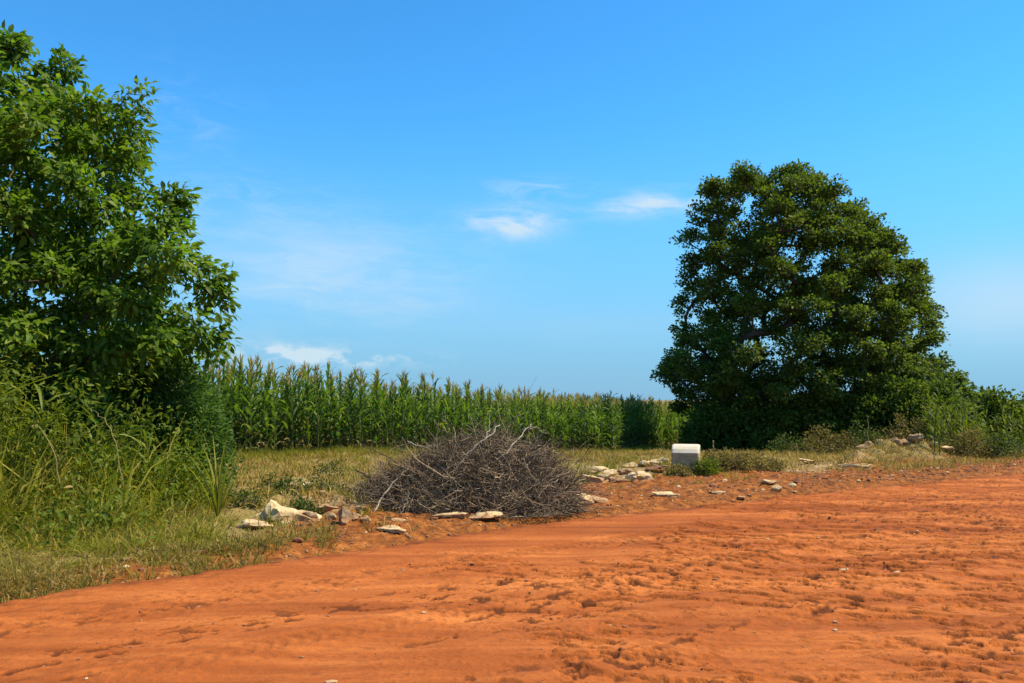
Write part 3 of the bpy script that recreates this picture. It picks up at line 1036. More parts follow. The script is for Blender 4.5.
def maize(seed, height=2.25, n_leaf=14, tassel=True, ear=True, lean=0.05, lw=0.095, ll=0.85):
    """geometry of one plant: stalk, leaves, tassel, ear"""
    rs_ = np.random.default_rng(seed)
    gs, gl, gt, ge = Geo(), Geo(), Geo(), Geo()
    lx, ly = rs_.normal(0, lean, 2)
    hh = np.linspace(0, 1, 8)
    pts = np.stack([lx * hh ** 2 * height, ly * hh ** 2 * height, hh * height], -1)
    tube(gs, pts, 0.019 * (1 - 0.72 * hh) + 0.002, 6)
    az0 = rs_.uniform(0, 6.28)
    for i in range(n_leaf):
        f = 0.04 + 0.93 * i / (n_leaf - 1)
        p = np.array([lx * f * f * height, ly * f * f * height, f * height])
        yaw = az0 + (i % 2) * math.pi + rs_.normal(0, 0.40)
        L = ll * (0.62 + 0.9 * f - 0.95 * f * f) * rs_.uniform(0.85, 1.15)
        mi = 0
        if f < 0.14 or (f < 0.34 and rs_.uniform() < 0.30):
            mi = 1
        if f > 0.80 and rs_.uniform() < 0.55:
            mi = 2
        rise = rs_.normal(1.05 + 0.18 * f, 0.14)
        dr = rs_.normal(1.9 - 0.75 * f, 0.28) + (0.5 if mi == 1 else 0)
        ribbon(gl, p, yaw, L, lw * (0.8 + 0.5 * f * (1 - f) * 2) * rs_.uniform(0.8, 1.1), rise, dr, rs_, mi, twist=rs_.normal(0, 0.35))
    top = pts[-1]
    if tassel:
        for k in range(9):
            a = rs_.uniform(0, 6.28)
            sp_ = rs_.uniform(0.05, 0.60) if k else 0.04
            L = rs_.uniform(0.18, 0.30) if k else 0.36
            t_ = np.linspace(0, 1, 4)
            z = top[2] - 0.03 + 0.015 * k + L * t_ * math.cos(sp_) - 0.07 * sp_ * t_ ** 2
            pp = np.stack([top[0] + L * math.sin(sp_) * t_ * math.cos(a), top[1] + L * math.sin(sp_) * t_ * math.sin(a), z], -1)
            tube(gt, pp, np.array([0.005, 0.0095, 0.0085, 0.002]), 4)
    if ear:
        f = rs_.uniform(0.40, 0.52)
        p = np.array([lx * f * f * height, ly * f * f * height, f * height])
        a = az0 + rs_.normal(0, 0.5) + math.pi / 2
        dirv = np.array([math.cos(a) * 0.42, math.sin(a) * 0.42, 0.9])
        t_ = np.linspace(0, 1, 6)
        tube(ge, p + dirv * 0.24 * t_[:, None], np.array([0.012, 0.028, 0.031, 0.027, 0.017, 0.004]), 7)
        for k in range(3):
            ribbon(ge, p + dirv * 0.2, a + rs_.normal(0, 1), 0.12, 0.02, 1.1, 1.4, rs_, 0, 4)
    return gs, gl, gt, ge


CLM = [MAT['corn_leaf'], MAT['corn_low'], MAT['corn_top']]
protos = [maize(700 + i, 2.20 + 0.05 * (i % 3), 22 + i % 2, True, True, 0.07, 0.085, 0.68) for i in range(10)]


def plant_thing(parts, name, label, cat, group, loc, rz=0.0, mats=None):
    root = empty(name, loc, rz)
    tag(root, label, cat, group)
    obj('stalk', parts[0].mesh('stalk', [MAT['corn_stalk']]), root)
    obj('foliage', parts[1].mesh('foliage', mats or CLM), root)
    if parts[2].n:
        obj('tassel', parts[2].mesh('tassel', [MAT['tassel']]), root)
    if parts[3].n:
        obj('ear', parts[3].mesh('ear', [MAT['husk']]), root)
    return root


# the field edge runs from behind the left bushes away to the right
EDGE = np.array([(-12.4, 17.2), (-8.7, 21.4), (-6.4, 23.4), (-2.0, 26.4), (3.7, 30.4), (6.4, 38.0), (12.0, 47.5), (24.0, 64.0)])
seg = np.linalg.norm(np.diff(EDGE, axis=0), axis=1)
cum = np.concatenate([[0], np.cumsum(seg)])


def edge_at(sv_):
    return np.stack([np.interp(sv_, cum, EDGE[:, 0]), np.interp(sv_, cum, EDGE[:, 1])], -1)


BACK = np.array([-0.78, 0.62])
MAIZE_LABEL = 'green maize plant with pale tassel in the front rows of the field'
n_ind = 0
firsts = {}
rs2 = np.random.default_rng(77)
stuff = [Geo() for _ in range(1)]
corn_rest = Geo()
offs = []
row_gap = 0.62
for row in range(26):
    step = 0.25 if row < 4 else (0.34 if row < 10 else 0.5)
    gap = row * row_gap
    sv_ = np.arange(1.2 + rs2.uniform(0, step), cum[-1] - 0.3, step)
    sv_ = sv_ + rs2.normal(0, 0.05, len(sv_))
    P = edge_at(sv_) + BACK * gap + rs2.normal(0, 0.05, (len(sv_), 2)) + (BACK * rs2.normal(0, 0.05, (len(sv_), 1)))
    Zg = ground_z(P[:, 0], P[:, 1])
    for (x, y), z, s_ in zip(P, Zg, sv_):
        px = 512 + 800 * x / y
        k = int(rs2.integers(0, len(protos)))
        a = rs2.uniform(0, 6.28)
        sc = np.clip(rs2.normal(1.0, 0.055), 0.78, 1.10) * float(np.interp(y, [20, 24, 26.5, 30.4, 34, 45], [1.06, 1.03, 0.96, 0.86, 0.92, 0.98]))
        if rs2.uniform() < 0.03:
            sc *= 1.07
        if row < 3 and 165 < px < 705 and y < 44 and n_ind < 296:
            n_ind += 1
            if k not in firsts:
                o = plant_thing(protos[k], 'maize_plant', MAIZE_LABEL, 'maize plant', 'maize plants in the front rows', (x, y, z - 0.02), a)
                firsts[k] = o
            else:
                o = copy_tree(firsts[k])
                o.location = (x, y, z - 0.02)
                o.rotation_euler = (0, 0, a)
            o.scale = (sc, sc, sc)
        else:
            if row > 12 and y > 55 and rs2.uniform() < 0.4:
                continue
            offs.append((k, x, y, z, a, sc))
print('maize things', n_ind, 'rest', len(offs))
arr = np.array(offs)
for k in range(len(protos)):
    sel = arr[arr[:, 0] == k]
    if not len(sel):
        continue
    M = rotz(sel[:, 4]) * sel[:, 5][:, None, None]
    P = sel[:, 1:4]
    gs, gl, gt, ge = protos[k]
    for g_, mi_map in ((gs, {0: 3}), (gl, {0: 0, 1: 1, 2: 2}), (gt, {0: 4})):
        v = np.concatenate(g_.v)
        q = np.concatenate(g_.q)
        qm = np.concatenate(g_.qm)
        for m_ in np.unique(qm):
            qq = q[qm == m_]
            used, inv = np.unique(qq, return_inverse=True)
            corn_rest.instance((v[used], inv.reshape(-1, 4), []), M, P, mi_map[int(m_)])
o = obj('maize_crop', corn_rest.mesh('maize_crop', CLM + [MAT['corn_stalk'], MAT['tassel']]))
tag(o, 'mass of maize behind the front rows of the field', 'maize crop', kind='stuff')

# tall leafy stalks at the right, beyond the rubble bank
sprotos = [maize(760 + i, 1.55 + 0.1 * (i % 3), 18, False, False, 0.12, 0.055, 0.50) for i in range(6)]
first = {}
STALK_LABEL = 'tall leafy green stalk in the thicket beside the road, right of the domed tree'
rs3 = np.random.default_rng(88)
n_ = 0
for i in range(230):
    uu = rs3.uniform(20.5, 34)
    ss = rs3.uniform(10.2, 14.5)
    x, y = xy_of(uu, ss)
    px = 512 + 800 * x / y
    if px < 918 or px > 1075 or y < 19.6 or y > 28:
        continue
    n_ += 1
    k = i % 6
    if k not in first:
        o = plant_thing(sprotos[k], 'leafy_stalk', STALK_LABEL, 'stalk', 'leafy stalks beside the road', (x, y, gz(x, y) - 0.02), rs3.uniform(0, 6.28), [MAT['grass_weed']] * 3)
        first[k] = o
    else:
        o = copy_tree(first[k])
        o.location = (x, y, gz(x, y) - 0.02)
        o.rotation_euler = (0, 0, rs3.uniform(0, 6.28))
    sc = rs3.uniform(0.60, 1.0)
    o.scale = (sc, sc, sc)
print('stalks', n_)


# ------------------------------------------------------------------ grasses
def blade_tuft(seed, n, h, w_, spread, lean):
    rs_ = np.random.default_rng(seed)
    g = Geo()
    for i in range(n):
        a = rs_.uniform(0, 6.28)
        r0 = spread * math.sqrt(rs_.uniform())
        L = h * rs_.uniform(0.5, 1.15)
        p0 = np.array([r0 * math.cos(a), r0 * math.sin(a), -0.02])
        ln = abs(rs_.normal(lean, lean * 0.5))
        yaw = a + rs_.normal(0, 0.7)
        nseg = 3
        s = np.linspace(0, 1, nseg + 1)
        ang = (1.5 - 0.5 * ln) - 1.7 * ln * s ** 1.3
        ds = L / nseg
        dx = np.cumsum(np.concatenate([[0], np.cos(ang[:-1]) * ds]))
        dz = np.cumsum(np.concatenate([[0], np.sin(ang[:-1]) * ds]))
        c = p0 + np.stack([dx * math.cos(yaw), dx * math.sin(yaw), dz], -1)
        ph = rs_.uniform(0, 6.28)
        side = np.array([math.cos(ph), math.sin(ph), 0.2])
        wv = w_ * 0.5 * np.array([0.8, 1.0, 0.75, 0.08]) * rs_.uniform(0.7, 1.3)
        v = np.stack([c - side * wv[:, None], c + side * wv[:, None]], 1).reshape(-1, 3)
        q = [(2 * k, 2 * k + 1, 2 * k + 3, 2 * k + 2) for k in range(nseg)]
        g.add(v, q)
    return g


def scatter(g, tufts, P, scale, rs_, hscale=None):
    k = rs_.integers(0, len(tufts), len(P))
    for i, tf in enumerate(tufts):
        sel = k == i
        if not sel.any():
            continue
        M = rotz(rs_.uniform(0, 6.28, sel.sum())) * scale[sel][:, None, None]
        if hscale is not None:
            M[:, :, 2] *= hscale[sel][:, None]
        g.instance((np.concatenate(tf.v), np.concatenate(tf.q), []), M, P[sel])


def with_z(x, y):
    return np.stack([x, y, ground_z(x, y)], -1)


rs4 = np.random.default_rng(99)
tall = [blade_tuft(800 + i, 10, 1.0, 0.017, 0.20, 0.75) for i in range(5)] + [blade_tuft(806 + i, 8, 0.9, 0.026, 0.22, 1.25) for i in range(5)]
# tall weeds at the left: low at the road edge, two metres high at the tree
N = 11000
uu = rs4.uniform(-9.5, 9.0, N)
ss = 7.86 + rs4.uniform(0, 1, N) ** 0.9 * 6.5
x, y = xy_of(uu, ss + edge_off(uu))
pxs = np.where(y > 2, 512 + 800 * x / np.maximum(y, 2), -999)
lim = 236 - 7.0 * np.maximum(0, y - 10.0) + 26 * vnoise(y * 1.3, x * 0.6, 131)
hmap = 0.09 + 1.15 * sstep(8.9, 12.4, ss) * sstep(0, 1, np.clip((lim + 6 - pxs) / 130, 0, 1)) + 0.20 * sstep(7.9, 9.2, ss)
hmap *= (0.45 + 1.25 * np.clip(fbm(x * 0.9, y * 0.9, 3, 141) + 0.42, 0, 1.1))
ok = (pxs < lim) & (y > 3.5) & (x > -14) & (rs4.uniform(0, 1, N) < 0.25 + 0.75 * sstep(7.9, 8.7, ss + 0.35 * fbm(x * 1.5, y * 1.5, 2, 151)))
x, y, hh = x[ok], y[ok], hmap[ok] * rs4.uniform(0.55, 1.25, ok.sum())
g = Geo()
sc_ = np.clip(0.30 + 0.55 * hh, 0.25, 1.2)
dryness = fbm(x * 1.1, y * 1.1, 3, 157) + rs4.normal(0, 0.22, len(x)) + 0.25 * np.clip(0.9 - hh, -1, 0.6)
drm = dryness > 0.22
scatter(g, tall, with_z(x, y)[~drm], (sc_ * rs4.uniform(0.8, 1.2, len(x)))[~drm], rs4, np.clip(hh / sc_, 0.35, 1.5)[~drm])
gd = Geo()
scatter(gd, tall, with_z(x, y)[drm], (sc_ * rs4.uniform(0.7, 1.1, len(x)))[drm], rs4, np.clip(hh / sc_, 0.35, 1.5)[drm] * 0.85)
o = obj('withered_grass', gd.mesh('withered_grass', [MAT['half_dry_grass']]))
tag(o, 'withered yellow brown blades among the tall green grass', 'grass', kind='stuff')
print('tall tufts', len(x))
o = obj('tall_grass', g.mesh('tall_grass', [MAT['grass']]))
tag(o, 'tall rank green grass and weeds along the road edge', 'grass', kind='stuff')
# leafy weed stems tangled through it
g = Geo()
sel = rs4.uniform(0, 1, len(x)) < np.clip(-0.12 + 0.62 * hh, 0, 0.6) * (vnoise(x * 0.7, y * 0.7, 155) > -0.12)
cw = with_z(x[sel], y[sel])
nh = np.repeat(hh[sel], 2)
cw = np.repeat(cw, 2, 0) + rs4.normal(0, 0.12, (2 * sel.sum(), 3)) * np.array([1, 1, 0])
cw[:, 2] += nh * rs4.uniform(0.35, 1.15, len(cw))
leaves(g, cw, rs4.uniform(0.10, 0.22, len(cw)), 11, 0.10, np.array([-5.0, 10, 0.0]), 0.35, LEAF6, rs4, 1.0, 0.2, 0.55)
o = obj('weed_growth', g.mesh('weed_growth', [MAT['grass_weed']]))
tag(o, 'leafy weeds tangled through the tall grass', 'weeds', kind='stuff')

# short dry grass over the open strip in front of the maize
short = [blade_tuft(820 + i, 11, 0.17, 0.011, 0.11, 0.9) for i in range(6)]
N = 62000
x = rs4.uniform(-9, 24, N)
y = 7 + rs4.uniform(0, 1, N) * 34
s = s_of(x, y)
u = u_of(x, y)
dens = sstep(8.6, 13.5, s + 1.1 * fbm(x * 0.6, y * 0.6, 3, 161)) * (1 - sstep(21.6, 22.6, s))
dens = np.maximum(dens, 1.6 * np.exp(-(((u - 21.0) / 4.2) ** 2 + ((s - 10.6) / 1.2) ** 2)))
dens = np.maximum(dens, 0.95 * np.exp(-(((x + 2.9) / 1.9) ** 2 + ((y - 12.2) / 1.6) ** 2)))
dens = np.maximum(dens, 0.9 * np.exp(-(((x - 4.2) / 1.2) ** 2 + ((y - 17.4) / 0.6) ** 2)))
dens *= np.clip(0.55 + 1.5 * fbm(x * 0.9, y * 0.9, 3, 171), 0.08, 1.2)
dens = np.maximum(dens, 0.75 * sstep(8.4, 9.4, s + 0.7 * fbm(x * 1.2, y * 1.2, 2, 177)) * sstep(15.5, 19.0, u) * (1 - sstep(12, 13.5, s)))
bare = sstep(4.5, 6.5, u) * (1 - sstep(15.0, 17.5, u)) * (1 - sstep(10.6, 12.4, s + 0.6 * fbm(x * 1.1, y * 1.1, 2, 199)))
dens *= 1 - 0.93 * bare
dens *= (np.abs(x / np.maximum(y, 1)) < 0.95) & (s > 8.3)
px_ = 512 + 800 * x / y
ok = (rs4.uniform(0, 1, N) < dens) & ~((px_ > 575) & (px_ < 672) & (y > 14.8) & (y < 19.2) & (rs4.uniform(0, 1, N) < 0.85))
x, y = x[ok], y[ok]
g = Geo()
scatter(g, short, with_z(x, y), rs4.uniform(0.6, 1.5, len(x)) * (1 + 0.6 * np.clip(fbm(x * 0.7, y * 0.7, 2, 179), -0.5, 1)), rs4)
print('short tufts', len(x))
o = obj('dry_grass', g.mesh('dry_grass', [MAT['straw']]))
tag(o, 'short yellow dry grass over the open strip before the maize', 'dry grass', kind='stuff')

# greener tufts standing in the dry strip
g = Geo()
N = 5200
x = rs4.uniform(-9, 18, N)
y = 9 + rs4.uniform(0, 1, N) * 26
s = s_of(x, y)
ok = (s > 9.2) & (s < 21) & (u_of(x, y) < 15) & (fbm(x * 0.8, y * 0.8, 3, 191) > 0.10) & (np.abs(x / y) < 0.8)
gr = [blade_tuft(850 + i, 14, 0.24, 0.011, 0.10, 0.8) for i in range(4)]
scatter(g, gr, with_z(x[ok], y[ok]), rs4.uniform(0.5, 1.4, ok.sum()), rs4)
o = obj('green_tufts', g.mesh('green_tufts', [MAT['grass']]))
tag(o, 'green grass tufts scattered in the dry strip before the maize', 'grass', kind='stuff')

# fringe of low green grass straggling over the soil edge
g = Geo()
N = 5200
uu = rs4.uniform(-7, 8.5, N)
ss = 7.72 + np.abs(rs4.normal(0, 0.55, N))
x, y = xy_of(uu, ss + edge_off(uu))
px = np.where(y > 2, 512 + 800 * x / np.maximum(y, 2), 9999)
ok = (px < 335) & (y > 3) & (fbm(x * 1.6, y * 1.6, 3, 181) + 0.25 * (ss - 7.9) > rs4.uniform(-0.35, 0.35, N) + 0.0006 * np.maximum(px - 100, 0))
x, y = x[ok], y[ok]
lowt = [blade_tuft(840 + i, 12, 0.15, 0.009, 0.09, 0.9) for i in range(4)]
scatter(g, lowt, with_z(x, y), rs4.uniform(0.6, 1.4, len(x)), rs4)
o = obj('fringe_grass', g.mesh('fringe_grass', [MAT['half_dry_grass']]))
tag(o, 'low half-dry grass straggling onto the soil beside the road', 'grass', kind='stuff')

# green grass at the foot of the maize
g = Geo()
sv_ = rs4.uniform(2, cum[-1] - 10, 4200)
P = edge_at(sv_) - BACK * np.abs(rs4.normal(0.1, 0.8, (4200, 1)))
midt = [blade_tuft(860 + i, 14, 0.36, 0.013, 0.13, 0.6) for i in range(4)]
scatter(g, midt, with_z(P[:, 0], P[:, 1]), rs4.uniform(0.4, 1.1, 4200), rs4)
o = obj('field_edge_grass', g.mesh('field_edge_grass', [MAT['grass']]))
tag(o, 'green grass growing along the foot of the maize', 'grass', kind='stuff')


# single weeds one can point at
def strap_plant(name, label, px, d, height, n, seed, group, mat, cat='reed', lw=0.035, rise=1.35, droop=1.0, stem=True):
    rs_ = np.random.default_rng(seed)
    x = at(px, d)
    root = empty(name, (x, d, gz(x, d) - 0.02))
    tag(root, label, cat, group)
    g1, g2 = Geo(), Geo()
    ns = 2 if stem else 0
    for k in range(max(1, ns)):
        lx, ly = rs_.normal(0, 0.10, 2)
        hh = np.linspace(0, 1, 6)
        pts = np.stack([lx * hh ** 2 * height, ly * hh ** 2 * height, hh * height * (0.85 if stem else 0.25)], -1)
        tube(g1, pts, 0.007 * (1 - 0.6 * hh), 5)
        m_ = n // max(1, ns)
        for i in range(m_):
            f = 0.12 + 0.86 * i / m_ if stem else rs_.uniform(0.02, 0.3)
            p = np.array([lx * f * f * height, ly * f * f * height, f * height * (0.85 if stem else 0.25)])
            ribbon(g2, p, rs_.uniform(0, 6.28), height * rs_.uniform(0.28, 0.45) if stem else height * rs_.uniform(0.7, 1.1), lw * rs_.uniform(0.7, 1.2), rs_.normal(rise, 0.15), rs_.normal(droop, 0.3), rs_, 0, 6)
    obj('stalk', g1.mesh('stalk', [mat]), root)
    obj('foliage', g2.mesh('foliage', [mat]), root)
    return root


strap_plant('grass_clump', 'upright clump of broad-bladed grass beside the open soil, right edge of the tall weeds', 222, 10.4, 1.25, 16, 901, None, MAT['grass'], 'grass clump', 0.035, 1.42, 0.55, False)
reeds = [(14, 10.4, 2.05, 'tall reed with arching leaves in front of the green tree, first from the road corner'),
         (44, 10.0, 1.95, 'tall reed with a long drooping leaf, just right of the first reed'),
         (78, 10.6, 1.75, 'reed between the shaggy bush and the bent dry stalk'),
         (112, 10.9, 1.55, 'shorter reed in front of the feathery fine-leaved bush'),
         (150, 10.9, 1.30, 'low reed rising from the weeds below the feathery fine-leaved bush'),
         (-16, 9.8, 2.0, 'tall reed half out of view at the edge of the green weeds')]
for i, (px, d, h, lab) in enumerate(reeds):
    strap_plant('reed_plant', lab, px, d, h, 20, 910 + i, 'reeds in the tall weeds', MAT['reed'], 'reed', 0.042, 1.05, 1.5)


def stick(name, label, cat, group, pts, r0, r1, mat, seed=0, forks=0, sides=6):
    """a bent branch through the points; forks are part of it"""
    rs_ = np.random.default_rng(seed)
    pts = np.array(pts, float)
    base = pts[0].copy()
    tt = np.linspace(0, 1, len(pts))
    ti = np.linspace(0, 1, 14)
    c = np.stack([np.interp(ti, tt, pts[:, k]) for k in range(3)], -1)
    for _ in range(2):
        c[1:-1] = (c[:-2] + 2 * c[1:-1] + c[2:]) / 4
    c[1:-1] += rs_.normal(0, 0.012, (12, 3))
    g = Geo()
    tube(g, c - base, r0 + (r1 - r0) * ti, sides, 0, True)
    for k in range(forks):
        i = int(rs_.integers(4, 11))
        d = unit(c[i + 1] - c[i]) + rs_.normal(0, 0.5, 3)
        d[2] = abs(d[2])
        L = 0.3 * np.linalg.norm(pts[-1] - pts[0]) * rs_.uniform(0.5, 1.1)
        t_ = np.linspace(0, 1, 5)[:, None]
        q = c[i] - base + unit(d) * L * t_ + rs_.normal(0, 0.01, (5, 3)) * t_
        tube(g, q, (r0 + (r1 - r0) * ti[i]) * 0.7 * (1 - 0.7 * t_[:, 0]), 5)
    o = obj(name, g.mesh(name, [mat]))
    o.location = base
    tag(o, label, cat, group)
    return o


stick('dry_stalk', 'bent straw-coloured stalk leaning out of the tall weeds towards the open ground', 'stalk', 'dry stalks in the tall weeds',
      [(at(128, 9.6), 9.6, 0.5), (at(118, 9.6), 9.6, 1.15), (at(104, 9.6), 9.6, 1.42), (at(92, 9.7), 9.7, 1.47)], 0.006, 0.003, MAT['dry_stem'], 1)
stick('dry_stalk', 'short yellow stalk with a hooked tip among the tall weeds', 'stalk', 'dry stalks in the tall weeds',
      [(at(66, 9.0), 9.0, 0.6), (at(58, 9.0), 9.0, 1.05), (at(40, 9.0), 9.0, 1.32), (at(30, 9.0), 9.0, 1.30)], 0.006, 0.003, MAT['dry_stem'], 2)
ob = Geo()
ribbon(ob, np.zeros(3), -0.05, 1.05, 0.035, 0.45, 0.25, np.random.default_rng(4), 0, 9)
o = obj('long_blade', ob.mesh('long_blade', [MAT['reed']]))
o.location = (at(-8, 9.6), 9.6, 1.58)
tag(o, 'single long pale grass blade slanting across the top of the weeds', 'grass blade')

# ------------------------------------------------------------------ brush pile
rs5 = np.random.default_rng(123)
PX, PY = at(474, 12.0), 12.15
zb = gz(PX, PY)


def mound(x):
    """height of the pile along its length"""
    return np.interp(x, [-1.80, -1.55, -1.15, -0.65, -0.2, 0.2, 0.6, 0.95, 1.25, 1.48, 1.7], [0.0, 0.22, 0.56, 0.78, 0.90, 0.97, 0.95, 0.82, 0.54, 0.24, 0.0])


g = Geo()
N = 5200


def twig(p, d, L, r, nseg=6, curl=0.5):
    t_ = np.linspace(0, 1, nseg)
    bend = rs5.normal(0, curl, 3) * L
    pts = p + d * (L * t_)[:, None] + bend * (t_ ** 2)[:, None] + np.cumsum(rs5.normal(0, 0.035 * L, (nseg, 3)), 0)
    pts[:, 2] = np.maximum(pts[:, 2], 0.008)
    tube(g, pts, r * (1.0 - 0.72 * t_), 4)
    return pts


for i in range(N):
    x = float(rs5.uniform(-1.68, 1.50))
    hmx = float(mound(x)) * (1.04 + 0.20 * float(vnoise(x * 2.3, 0.0, 3)))
    yy = float(rs5.uniform(-1, 1))
    zz = hmx * (1 - abs(yy) ** 1.35) * float(rs5.uniform(0.0, 1.0) ** 0.36) * (1.05 + 0.20 * float(vnoise(x * 2.5, yy * 2.5, 5)))
    p = np.array([x, yy * (0.45 + 0.80 * hmx), zz])
    a = rs5.uniform(0, 6.28)
    el_ = rs5.normal(0.02, 0.42)
    d = np.array([math.cos(a) * math.cos(el_), math.sin(a) * math.cos(el_), math.sin(el_)])
    L = rs5.uniform(0.22, 0.62)
    big_ = rs5.uniform() < 0.05
    if big_:
        L *= 1.35
    r = rs5.uniform(0.0032, 0.0070) * (1.8 if big_ else 1.0)
    c_ = twig(p - d * L * 0.5, d, L, r)
    for k in range(int(rs5.integers(1, 4))):
        j = int(rs5.integers(1, 5))
        dd = unit(unit(c_[j] - c_[j - 1]) + rs5.normal(0, 0.55, 3))
        twig(c_[j], dd, L * rs5.uniform(0.25, 0.6), r * 0.6, 4, 0.4)
o = obj('brush_pile', g.mesh('brush_pile', [MAT['twig']]))
o.location = (PX, PY, zb)
tag(o, 'large heap of tangled dry grey twigs lying beside the red road', 'brush pile')


def onpile(px, py, d):
    return (at(px, d), d, zpx(py, d))


BG = 'pale branches on the twig heap'
for i, (pts, r0, r1, fk, lab) in enumerate([
    ([(455, 470, 11.5), (470, 450, 11.75), (488, 437, 11.95), (500, 425, 12.2)], 0.014, 0.008, 0, 'long pale branch curving up over the top of the twig heap'),
    ([(486, 440, 11.9), (489, 428, 12.1), (490, 410, 12.2)], 0.009, 0.004, 0, 'thin pale shoot standing straight up from the crest of the twig heap'),
    ([(500, 458, 11.6), (514, 444, 11.8), (526, 429, 12.1), (532, 424, 12.2)], 0.012, 0.006, 0, 'straight pale branch slanting up right of the crest of the twig heap'),
    ([(522, 430, 12.1), (536, 427, 12.2), (546, 433, 12.3)], 0.009, 0.004, 0, 'short hooked pale branch at the top right of the twig heap'),
    ([(374, 512, 11.05), (384, 496, 11.3), (396, 480, 11.6), (408, 470, 11.8)], 0.013, 0.007, 0, 'pale stick leaning on the low left flank of the twig heap'),
    ([(408, 441, 11.9), (420, 446, 11.9), (436, 445, 11.95)], 0.011, 0.006, 0, 'pale stick poking out level from the upper left of the twig heap'),
    ([(402, 512, 11.0), (408, 500, 11.2), (411, 486, 11.35)], 0.009, 0.005, 1, 'small forked pale twig at the foot of the twig heap, by the flat stones'),
    ([(534, 500, 11.3), (546, 487, 11.4), (558, 478, 11.6)], 0.010, 0.005, 0, 'pale stick rising to the right low on the front of the twig heap'),
    ([(455, 500, 11.2), (458, 486, 11.3), (464, 470, 11.5)], 0.008, 0.005, 0, 'slim upright pale twig low on the front middle of the twig heap'),
    ([(498, 488, 11.3), (512, 496, 11.25), (522, 508, 11.1)], 0.008, 0.005, 0, 'pale twig running down the front of the twig heap to the cracked stone'),
]):
    stick('branch', lab, 'branch', BG, [onpile(*p) for p in pts], r0, r1, MAT['pale_wood'], 40 + i, fk)
stick('dead_twig', 'dark forked twig standing up at the right foot of the twig heap', 'twig', None, [(at(572, 12.2), 12.2, gz(at(572, 12.2), 12.2)), (at(578, 12.2), 12.2, 0.35), (at(584, 12.2), 12.2, 0.60)], 0.010, 0.004, MAT['bark'], 71, 2)


# ------------------------------------------------------------------ white-topped concrete block
BXD = 17.2
bxx = at(684.5, BXD)
root = empty('boundary_block', (bxx, BXD, gz(bxx, BXD) - 0.09), R(-17))
tag(root, 'squat grey concrete block with white painted sloping top, weeds at its foot', 'concrete block')


def block_part(name, zlist, mat):
    """rounded-corner prism rings: (z, half width, y front, y back)"""
    bm = bmesh.new()
    rings = []
    for z0, hw, yf, yb in zlist:
        ring = []
        rr = 0.045
        for cx_, cy_, a0 in ((hw - rr, yb - rr, 0), (-hw + rr, yb - rr, 90), (-hw + rr, yf + rr, 180), (hw - rr, yf + rr, 270)):
            for k in range(5):
                a = R(a0 + 90 * k / 4)
                ring.append(bm.verts.new((cx_ + rr * math.cos(a), cy_ + rr * math.sin(a), z0)))
        rings.append(ring)
    n = len(rings[0])
    for a_, b_ in zip(rings[:-1], rings[1:]):
        for k in range(n):
            bm.faces.new((a_[k], a_[(k + 1) % n], b_[(k + 1) % n], b_[k]))
    bm.faces.new(rings[0][::-1])
    bm.faces.new(rings[-1])
    for v in bm.verts:
        v.co += Vector((mnoise.noise(v.co * 9), mnoise.noise(v.co * 9 + Vector((3, 1, 2))), 0)) * 0.006
    me = bpy.data.meshes.new(name)
    bm.to_mesh(me)
    bm.free()
    me.materials.append(mat)
    for p in me.polygons:
        p.use_smooth = False
    return obj(name, me, root)


HW = 0.292
block_part('body', [(0.0, HW, -0.21, 0.24), (0.15, HW, -0.208, 0.24), (0.30, HW - 0.002, -0.205, 0.24), (0.445, HW - 0.005, -0.20, 0.24)], MAT['concrete'])
block_part('painted_top', [(0.447, HW - 0.004, -0.20, 0.24), (0.462, HW - 0.004, -0.198, 0.24), (0.535, HW - 0.004, -0.145, 0.24), (0.590, HW - 0.004, -0.075, 0.24), (0.615, HW - 0.012, -0.02, 0.235), (0.626, HW - 0.045, 0.03, 0.20)], MAT['white_paint'])


# ------------------------------------------------------------------ stones
def stone_mesh(seed, size, sharp=0.5, sub=3, rough=1.0):
    rs_ = random.Random(seed)
    bm = bmesh.new()
    bmesh.ops.create_icosphere(bm, subdivisions=sub, radius=1.0)
    cuts = []
    for _ in range(12):
        v = Vector((rs_.gauss(0, 1), rs_.gauss(0, 1), rs_.gauss(0, 1))).normalized()
        cuts.append((v, rs_.uniform(0.40, 0.85)))
    o_ = Vector((seed * 1.37, seed * 0.71, seed * 2.1))
    for v in bm.verts:
        p = v.co.copy()
        for nn, h in cuts:
            d = p.dot(nn) - h
            if d > 0:
                p -= nn * d * sharp * 2.0
        p *= 1 + 0.34 * rough * mnoise.noise(p * 1.5 + o_) + 0.20 * rough * mnoise.noise(p * 3.4 + o_) + 0.09 * mnoise.noise(p * 8.0 + o_)
        v.co = Vector((p.x * size[0], p.y * size[1], p.z * size[2]))
    me = bpy.data.meshes.new('stone')
    bm.to_mesh(me)
    bm.free()
    for p in me.polygons:
        p.use_smooth = False
    return me


def stone(px, py, wpx, hpx, label, mat='limestone', d=None, seed=None, rz=None, tilt=0.0, name='stone', cat='stone', group=None, deep=0.8):
    """a stone whose foot stands where the photo shows it"""
    if d is None:
        d = 1280.0 / (py - 400.0)
        for _ in range(6):
            z = gz(at(px, d), d)
            d = (1.6 - z) * 800.0 / (py - 400.0)
    x = at(px, d)
    k = d / 800.0
    seed = seed if seed is not None else int(px * 7 + py)
    sx = wpx * k / 2 * 1.28
    sz = max(hpx * k * 0.72, 0.025)
    me = stone_mesh(seed, (sx, sx * deep, sz))
    me.materials.append(MAT[mat])
    o = obj(name, me)
    o.location = (x, d + sx * deep * 0.5, gz(x, d + sx * deep * 0.5) + sz * 0.38)
    o.rotation_euler = (R(tilt), 0, R(rz if rz is not None else (seed * 37) % 40 - 20))
    tag(o, label, cat, group)
    return o


